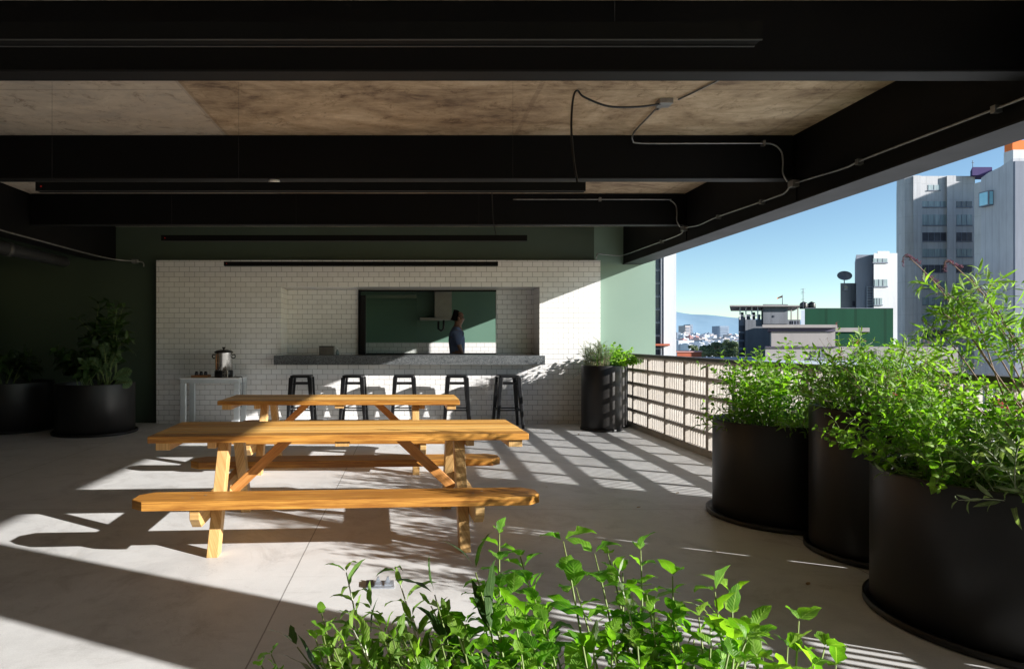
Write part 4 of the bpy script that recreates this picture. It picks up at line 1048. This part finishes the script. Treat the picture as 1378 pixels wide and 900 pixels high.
# low roof strip in front
SHEAR = (48, .45)
D = 48; t = bld('low_building', 'low building with pale blue flat roof just below the railing top', PX(905, D), PX(1030, D) + 12, D, D + 12, PZ(486, D), M['b_roof'], part='roof')
SHEAR = (66, .42)
D = 66; t = bld('low_building', 'low brick red roofed building beside the white tower', PX(911, D), PX(944, D), D, D + 5, PZ(474, D), M['b_red'])
m = MB(); m.box(PX(911, D) - .1, PX(944, D) + .1, D - .1, D + 5.1, PZ(474, D), PZ(472.5, D)); m.build('parapet', M['haze_red'], t)

# grey concrete building with open roof storey
SHEAR = (72, 0.5176)
D = 72
t = thing('concrete_building', 'grey concrete building with thin overhanging roof slab on posts', 'building')
m = MB(); m.box(PX(1003, D), PX(1077, D), D, D + 10, -25, PZ(430, D)); m.box(PX(1027, D), PX(1060, D), D - .3, D + 6, PZ(436, D), PZ(409.5, D)); m.build('wall', M['b_grey'], t)
m = MB(); m.box(PX(994, D), PX(1003, D), D + .4, D + 9, -25, PZ(426, D)); m.build('side_wing', M['b_midgrey'], t)
m = MB(); m.box(PX(982, D), PX(1078, D), D - 1.0, D + 10, PZ(413, D), PZ(411.2, D)); m.build('roof', M['b_beige'], t)
for px in (995, 1003, 1011, 1019, 1064, 1073):
    m = MB(); m.box(PX(px, D), PX(px + 1.6, D), D, D + .3, PZ(430, D), PZ(413, D)); m.build('post', M['b_white'] if px < 1030 else M['b_beige'], t)
m = MB(); m.box(PX(995, D), PX(1027, D), D + .05, D + .12, PZ(425, D), PZ(424, D)); m.box(PX(995, D), PX(1027, D), D + .05, D + .12, PZ(418.5, D), PZ(417.8, D)); m.build('handrail', M['b_midgrey'], t)
for k, (a, b) in enumerate(((997, 1001), (1005, 1010), (1013, 1017), (1021, 1024))):
    m = MB(); m.box(PX(a, D), PX(b, D), D + 2, D + 3, PZ(430, D), PZ(419 + (k % 2) * 3, D)); m.build('rooftop_unit', M['haze_grey'] if k % 2 else M['b_midgrey'], t)
for k in range(5): win(t, PX(995, D), PX(1001.5, D), PZ(446 + 11 * k, D), PZ(438 + 11 * k, D), D + .4, M['b_glass'], True, mull=1)
win(t, PX(1064, D), PX(1075, D), PZ(430, D) + .05 - .6, PZ(430, D) - .15, D, M['b_glass'], True)
win(t, PX(1040, D), PX(1042, D), PZ(427, D), PZ(424.5, D), D - .3, M['b_glass'], False)
m = MB(); m.tube([(PX(1053, D), D, PZ(410, D)), (PX(1053, D), D, PZ(397, D))], .05, 5); m.build('flag_pole', M['b_midgrey'], t)
m = MB(); m.add([(PX(1053, D), D, PZ(397.5, D)), (PX(1049, D), D + .3, PZ(399, D)), (PX(1045.5, D), D, PZ(401, D)), (PX(1045.5, D), D, PZ(402.5, D)), (PX(1049, D), D + .3, PZ(401, D)), (PX(1053, D), D, PZ(400, D))], [(0, 1, 4, 5), (1, 2, 3, 4)], True)
m.build('flag', M['b_red'], t)

# green screened building
SHEAR = (62, 0.6176)
D = 62
t = bld('green_building', 'building clad in deep green sheeting with black water tanks', PX(1083, D), PX(1202, D), D, D + 8, PZ(415, D), M['b_green'])
m = MB(); m.box(PX(1078, D), PX(1083, D), D, D + 8, -25, PZ(417, D)); m.build('side_strip', M['b_roof'], t)
m = MB(); m.box(PX(1083, D), PX(1202, D), D - .03, D + .05, PZ(415, D), PZ(414.4, D)); m.build('coping', M['b_midgrey'], t)
m = MB(); m.box(PX(1120, D), PX(1170, D), D - .2, D - .002, PZ(446.5, D), PZ(441, D)); m.build('pale_band', M['b_beige'], t)
SHEAR = None
for i, (a, b) in enumerate(((1083.5, 1093), (1094.5, 1104))):
    tk = thing('water_tank', ['left one of two black rooftop water tanks', 'right one of two black rooftop water tanks'][i], 'water tank', (PX((a + b) / 2, D), D + .8, PZ(415, D)), group='rooftop water tanks')
    r_ = (PX(b, D) - PX(a, D)) / 2
    m = MB(); m.lathe([(0, 0), (r_, 0), (r_, .28), (r_ * .97, .32), (r_, .36), (r_ * .93, .55), (r_ * .5, .66), (0, .68)], 20); m.build('tank', M['black_plastic'], tk)
    m = MB(); m.lathe([(.11, .66), (.11, .72), (0, .73)], 12); m.build('lid', M['black_plastic'], tk)
an = thing('antenna', 'thin rooftop television antenna beside the water tanks', 'antenna', (PX(1085, D), D + .5, PZ(415, D)))
m = MB(); m.tube([(0, 0, 0), (0, 0, 2.0)], .03, 5); m.build('mast', M['b_midgrey'], an)
m = MB()
for z, w_ in ((1.9, .25), (1.65, .18), (1.5, .22), (.9, .2)): m.tube([(-w_, 0, z), (w_, 0, z + .05)], .02, 4)
m.build('elements', M['b_midgrey'], an)

# beige low building with dark bands
SHEAR = (50, 0.5541)
D = 50
t = thing('beige_building', 'low beige grey building with two dark purple bands', 'building')
m = MB(); m.box(PX(1038, D), PX(1124, D), D, D + 7, PZ(466, D), PZ(446, D)); m.build('wall', M['b_beige'], t)
m = MB(); m.box(PX(1026, D), PX(1124, D) + .1, D - .5, D + 7, PZ(441, D), PZ(437, D)); m.build('parapet', M['b_beige'], t)
m = MB(); m.box(PX(1034, D), PX(1124, D), D - .15, D + 7, PZ(446, D), PZ(441, D)); m.build('band', M['b_purple'], t)
m = MB(); m.box(PX(1030, D), PX(1124, D) + .2, D - .1, D + 7, PZ(467.2, D), PZ(466, D)); m.build('band', M['b_purple'], t)
m = MB(); m.box(PX(1030, D), PX(1290, D), D + .1, D + 7, -25, PZ(467.3, D)); m.build('wall', M['b_beige'], t)
win(t, PX(1092, D), PX(1111, D), PZ(481, D), PZ(472, D), D + .1, M['b_glass'], True)
win(t, PX(1150, D), PX(1180, D), PZ(481, D), PZ(472, D), D + .1, M['b_glass'], True, mull=4)

# stepped grey and white block with dish
SHEAR = (100, 0.6800)
D = 100
t = thing('stepped_building', 'grey and white stepped block with rooftop satellite dish', 'building')
m = MB(); m.box(PX(1131, D), PX(1152, D), D, D + 8, -25, PZ(381, D)); m.build('low_wing', M['b_grey'], t)
m = MB(); m.box(PX(1152, D), PX(1175, D), D - 1, D + 9, -25, PZ(344, D)); m.build('middle_wing', M['b_midgrey'], t)
m = MB(); m.box(PX(1175, D), PX(1206, D), D - 2, D + 8, -25, PZ(343, D)); m.box(PX(1181, D), PX(1197, D), D, D + 4, PZ(343, D), PZ(338, D)); m.build('white_wing', M['b_white'], t)
for (a, b, c_, d_) in ((1187, 1206, 353, 348), (1189, 1206, 385, 376), (1189, 1199, 410, 401)): win(t, PX(a, D - 2), PX(b, D - 2), PZ(c_, D - 2), PZ(d_, D - 2), D - 2, M['b_curtain'], True, mull=3)
for (a, b, c_, d_) in ((1136, 1141, 389, 384), (1147, 1151, 412, 405)): win(t, PX(a, D), PX(b, D), PZ(c_, D), PZ(d_, D), D, M['b_glass'], True, mull=1)
ld = MB()
for k in range(9): ld.box(PX(1166, D), PX(1174, D), D - 1.25, D - 1.15, PZ(415 - 3.5 * k, D), PZ(414.5 - 3.5 * k, D))
ld.box(PX(1166, D), PX(1166.7, D), D - 1.3, D - 1.1, PZ(416, D), PZ(386, D)); ld.box(PX(1173.4, D), PX(1174, D), D - 1.3, D - 1.1, PZ(416, D), PZ(386, D)); ld.build('fire_stair', M['b_roof'], t)
SHEAR = None
ds = thing('satellite_dish', 'grey satellite dish tilted up on the low grey roof', 'satellite dish', (PX(1142, D), D + 1, PZ(381, D)))
m = MB(); m.lathe([(0, 0), (.35, .03), (.65, .13), (.92, .30), (.92, .33), (.6, .17), (0, .05)], 24)
o = m.build('dish', M['b_grey'], ds); o.rotation_euler = (R(50), R(0), R(-25)); o.scale = (1.1, 1.1, 1.1); o.location = (0, 0, 1.05)
m = MB(); m.tube([(0, 0, 0), (0, 0, .95)], .07, 6); m.build('stand', M['b_midgrey'], ds)

# big pale tower
SHEAR = (116, 0.7612)
D = 116
t = thing('apartment_tower', 'broad pale concrete tower with rows of curtained windows', 'building')
xa, xb, xc = PX(1204.5, D + 3), PX(1229, D), PX(1312, D)
m = MB(); m.prism([(xb, D), (xc, D), (xc, D + 14), (xb - 3.0, D + 14), (xb - 3.0, D + 3.2), (xb - 2.6, D + 1.6), (xb - 1.6, D + .4)], -25, PZ(237, D))
m.build('wall', M['b_tower'], t)
for (a, b) in ((1229, 1239), (1274, 1286)):
    m = MB(); m.box(PX(a, D), PX(b, D), D - .55, D, -25, PZ(237.4, D)); m.build('pilaster', M['b_tower'], t)
m = MB(); m.box(PX(1239, D), PX(1241, D), D - .25, D - .001, -25, PZ(237.5, D)); m.build('rib', M['b_tower'], t)
rows = [(278.5, 271, 0), (303, 289, 1), (324.5, 313, 2), (345.5, 335, 1), (366.5, 356.5, 2), (388, 379, 1), (410, 400, 0), (432, 422, 1), (454, 444, 2), (476, 466, 1)]
for i, (b_, a_, kk) in enumerate(rows):
    mt = [M['b_curtain'], M['b_curtain'], M['b_glass']][kk]
    win(t, PX(1241, D), PX(1273.5, D), PZ(b_, D), PZ(a_, D), D, mt, True, mull=4)
    win(t, PX(1287, D), PX(1308, D), PZ(b_, D), PZ(a_, D), D, mt if i % 2 else M['b_glass'], True, mull=3)
win(t, PX(1249, D), PX(1265, D), PZ(256, D), PZ(249, D), D, M['b_curtain'], True, mull=2)
m = MB(); m.box(PX(1307.5, D), PX(1334, D), D - 1, D + 2, PZ(238, D), PZ(227, D)); m.build('stair_tower', M['b_violet'], t)
m = MB(); m.tube([(PX(1309, D), D, PZ(225, D)), (PX(1309, D), D, PZ(216, D))], .07, 5); m.tube([(PX(1307.5, D), D, PZ(219, D)), (PX(1311, D), D, PZ(219.5, D))], .06, 4); m.build('aerial', M['b_midgrey'], t)
# right slab tower
SHEAR = None
t = thing('slab_tower', 'nearest pale ribbed tower at right with a boxed-out blue window', 'building')
X9 = 90.0
m = MB(); m.prism([(94.4, -25), (99.7, -25), (99.7, 26.9), (98.5, 27.4), (96.5, 27.75), (94.4, 28.5)], X9, X9 + 30, 0, 'x'); m.build('wall', M['b_panel'], t)
m = MB(); m.box(X9 + .25, X9 + 3, 99.7, 101.2, -25, 26.4); m.build('corner_shaft', M['b_tower'], t)
wo = MB(); wo.box(X9 - .75, X9, 97.6, 99.3, PZ(277, 98), PZ(257, 98)); wo = wo.build('window', M['b_midgrey'], t)
m = MB(); m.box(X9 - .6, X9 - .1, 97.55, 97.6, PZ(275.5, 98), PZ(258.5, 98)); m.box(X9 - .78, X9 - .751, 97.75, 99.15, PZ(275.5, 98), PZ(258.5, 98)); m.build('pane', M['b_blueglass'], wo)
m = MB(); m.box(X9 + .02, X9 + 30, 94.1, 94.395, -25, 28.0); m.build('front_wall_shaded', M['b_midgrey'], t)  # darker grey stands in for shade cast on this face by another building
rb = thing('rooftop_block', 'orange and white plant block on top of the nearest tower', 'building')
m = MB(); m.box(X9 - .5 + .6, X9 + 8, 94.5, 96.0, 28.0, PZ(203, 95)); m.build('lower_block', M['b_white'], rb)
m = MB(); m.box(X9 + .1, X9 + 8, 94.6, 95.9, PZ(203, 95), PZ(190, 95)); m.build('upper_block', M['b_orange'], rb)
# tower outside the view that shades the broad tower
t = bld('tower_block', 'tall grey tower standing beyond the right edge of the view', 131, 155, 96, 106, 42, M['b_grey'])
for k in range(12):
    for q in range(3): win(t, 134 + q * 7, 138 + q * 7, 38 - 3 * k, 39.6 - 3 * k, 96, M['b_glass'], False)

SHEAR = None
# distant blocks
rg = random.Random(8)
def dist_tower(px0, px1, py, D, mat, label, rows_=8):
    t = bld('distant_tower', label, PX(px0, D), PX(px1, D), D, D + 20, PZ(py, D), mat)
    z1 = PZ(py, D)
    for k in range(rows_):
        m = MB(); z = z1 - 2.2 - k * (D / F * 2.1); m.box(PX(px0 + .8, D), PX(px1 - .8, D), D - .5, D - .02, z - D / F * .8, z); m.build('window', M['haze_grey'], t)
    return t
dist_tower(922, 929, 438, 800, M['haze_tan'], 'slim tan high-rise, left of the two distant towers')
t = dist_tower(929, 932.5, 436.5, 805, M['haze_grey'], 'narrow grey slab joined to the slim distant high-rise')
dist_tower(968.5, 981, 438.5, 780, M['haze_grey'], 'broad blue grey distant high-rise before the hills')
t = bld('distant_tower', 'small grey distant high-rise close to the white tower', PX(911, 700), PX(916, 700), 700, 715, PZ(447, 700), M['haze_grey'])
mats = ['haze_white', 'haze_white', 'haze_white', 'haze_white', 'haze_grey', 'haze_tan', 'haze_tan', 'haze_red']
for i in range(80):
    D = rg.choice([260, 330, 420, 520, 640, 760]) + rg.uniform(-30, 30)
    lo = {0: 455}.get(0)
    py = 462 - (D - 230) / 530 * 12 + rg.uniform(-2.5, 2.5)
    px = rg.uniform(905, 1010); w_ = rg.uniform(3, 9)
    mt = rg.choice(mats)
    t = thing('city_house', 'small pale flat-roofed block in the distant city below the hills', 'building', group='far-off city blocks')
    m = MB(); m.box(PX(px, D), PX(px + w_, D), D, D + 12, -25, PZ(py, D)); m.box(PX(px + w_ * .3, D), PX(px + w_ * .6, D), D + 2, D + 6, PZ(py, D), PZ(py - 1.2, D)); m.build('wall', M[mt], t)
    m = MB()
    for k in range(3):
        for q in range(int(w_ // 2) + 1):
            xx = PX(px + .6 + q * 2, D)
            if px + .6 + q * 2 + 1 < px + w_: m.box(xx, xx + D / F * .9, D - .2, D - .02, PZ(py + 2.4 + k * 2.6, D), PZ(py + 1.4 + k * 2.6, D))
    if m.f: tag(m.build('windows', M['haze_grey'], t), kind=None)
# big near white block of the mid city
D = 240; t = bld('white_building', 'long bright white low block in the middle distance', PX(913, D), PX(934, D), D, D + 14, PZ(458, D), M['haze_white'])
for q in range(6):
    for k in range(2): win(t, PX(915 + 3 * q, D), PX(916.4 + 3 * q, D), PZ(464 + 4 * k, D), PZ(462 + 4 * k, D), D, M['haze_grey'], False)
# trees
def tree(label, px, py, D, rpx, hpx, seed):
    rg = random.Random(seed); X, Y, Z = W(px, py, D); r_ = rpx / F * D; h_ = hpx / F * D
    t = thing('tree', label, 'tree', (X, Y, -25), group='trees beyond the low roofs')
    zc = Z + 25 - h_ / 2
    m = MB(); m.tube([(0, 0, 0), (.3, 0, zc * .5), (0, 0, zc)], .5, 8, r1=.25)
    for k in range(5):
        a = rg.uniform(0, 2 * PI); m.tube([(0, 0, zc - h_ * .3), (math.cos(a) * r_ * .6, math.sin(a) * r_ * .6, zc + h_ * .1)], .2, 5, r1=.06)
    m.build('trunk', M['stem_brown'], t)
    lb = MB(); cl = [(Vector((rg.gauss(0, .45) * r_, rg.gauss(0, .45) * r_, zc + rg.uniform(-.4, .42) * h_)), r_ * rg.uniform(.25, .45)) for _ in range(14)]
    for c, cr in cl:
        for _ in range(130):
            d = Vector((rg.gauss(0, 1), rg.gauss(0, 1), rg.gauss(0, 1))).normalized()
            p = c + d * cr * rg.uniform(.6, 1)
            lb.leaf(p, Vector((rg.gauss(0, 1), rg.gauss(0, 1), rg.gauss(0, .5))), d, .30 + D * .0012, .22 + D * .0008, .3, .2, 3, 0)
    lb.build('crown', M['leaf_tree_hazy'], t)
for i, a in enumerate([(978, 458, 150, 12, 18), (965, 462, 140, 8, 12), (990, 464, 155, 9, 16), (954, 466, 145, 8, 10), (934, 466, 170, 6, 7), (973, 468, 120, 12, 12), (948, 470, 120, 8, 8)]):
    tree(['tallest round dark tree between the city and the concrete building', 'bushy dark tree left of the tallest one', 'dark tree right against the concrete building', 'low dark tree farther left in the clump',
          'small tree in front of the white city block', 'wide low tree in front of the clump', 'small low tree above the pale roof'][i], *a, 300 + i)

# ------------------------------------------------------------------ light
SUN = Vector((0.97, -0.43, 0.0)).normalized() * math.cos(R(19.3)); SUN.z = math.sin(R(19.3))
sd = bpy.data.lights.new('sun', 'SUN'); sd.energy = 11.5; sd.angle = R(.53); sd.color = (1.0, 0.965, 0.92)
so = bpy.data.objects.new('sun', sd); col.objects.link(so); so.rotation_euler = SUN.to_track_quat('Z', 'Y').to_euler()
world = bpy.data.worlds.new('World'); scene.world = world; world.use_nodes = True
nt = world.node_tree
for n in list(nt.nodes): nt.nodes.remove(n)
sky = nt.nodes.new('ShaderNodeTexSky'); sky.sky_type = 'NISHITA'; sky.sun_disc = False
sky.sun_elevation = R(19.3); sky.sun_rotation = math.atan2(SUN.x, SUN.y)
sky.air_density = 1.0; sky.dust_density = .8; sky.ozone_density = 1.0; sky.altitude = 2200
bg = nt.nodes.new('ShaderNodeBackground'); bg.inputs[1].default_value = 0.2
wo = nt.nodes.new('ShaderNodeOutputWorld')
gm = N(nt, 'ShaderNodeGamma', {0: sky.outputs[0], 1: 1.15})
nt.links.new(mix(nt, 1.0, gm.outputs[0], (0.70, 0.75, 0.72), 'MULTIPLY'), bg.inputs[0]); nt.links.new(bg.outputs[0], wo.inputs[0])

cam = bpy.data.cameras.new('camera'); co_ = bpy.data.objects.new('camera', cam); col.objects.link(co_)
co_.location = (0, 0, 1.3); co_.rotation_euler = (R(90), 0, 0)
cam.sensor_width = 36; cam.lens = F / 1378 * 36; cam.shift_x = (689 - 553) / 1378; cam.shift_y = 8 / 1378
cam.clip_end = 40000; cam.clip_start = .05
scene.camera = co_
scene.view_settings.view_transform = 'Standard'; scene.view_settings.look = 'None'; scene.view_settings.exposure = 0
scene.render.engine = 'CYCLES'
scene.cycles.max_bounces = 10; scene.cycles.diffuse_bounces = 6; scene.cycles.transparent_max_bounces = 12
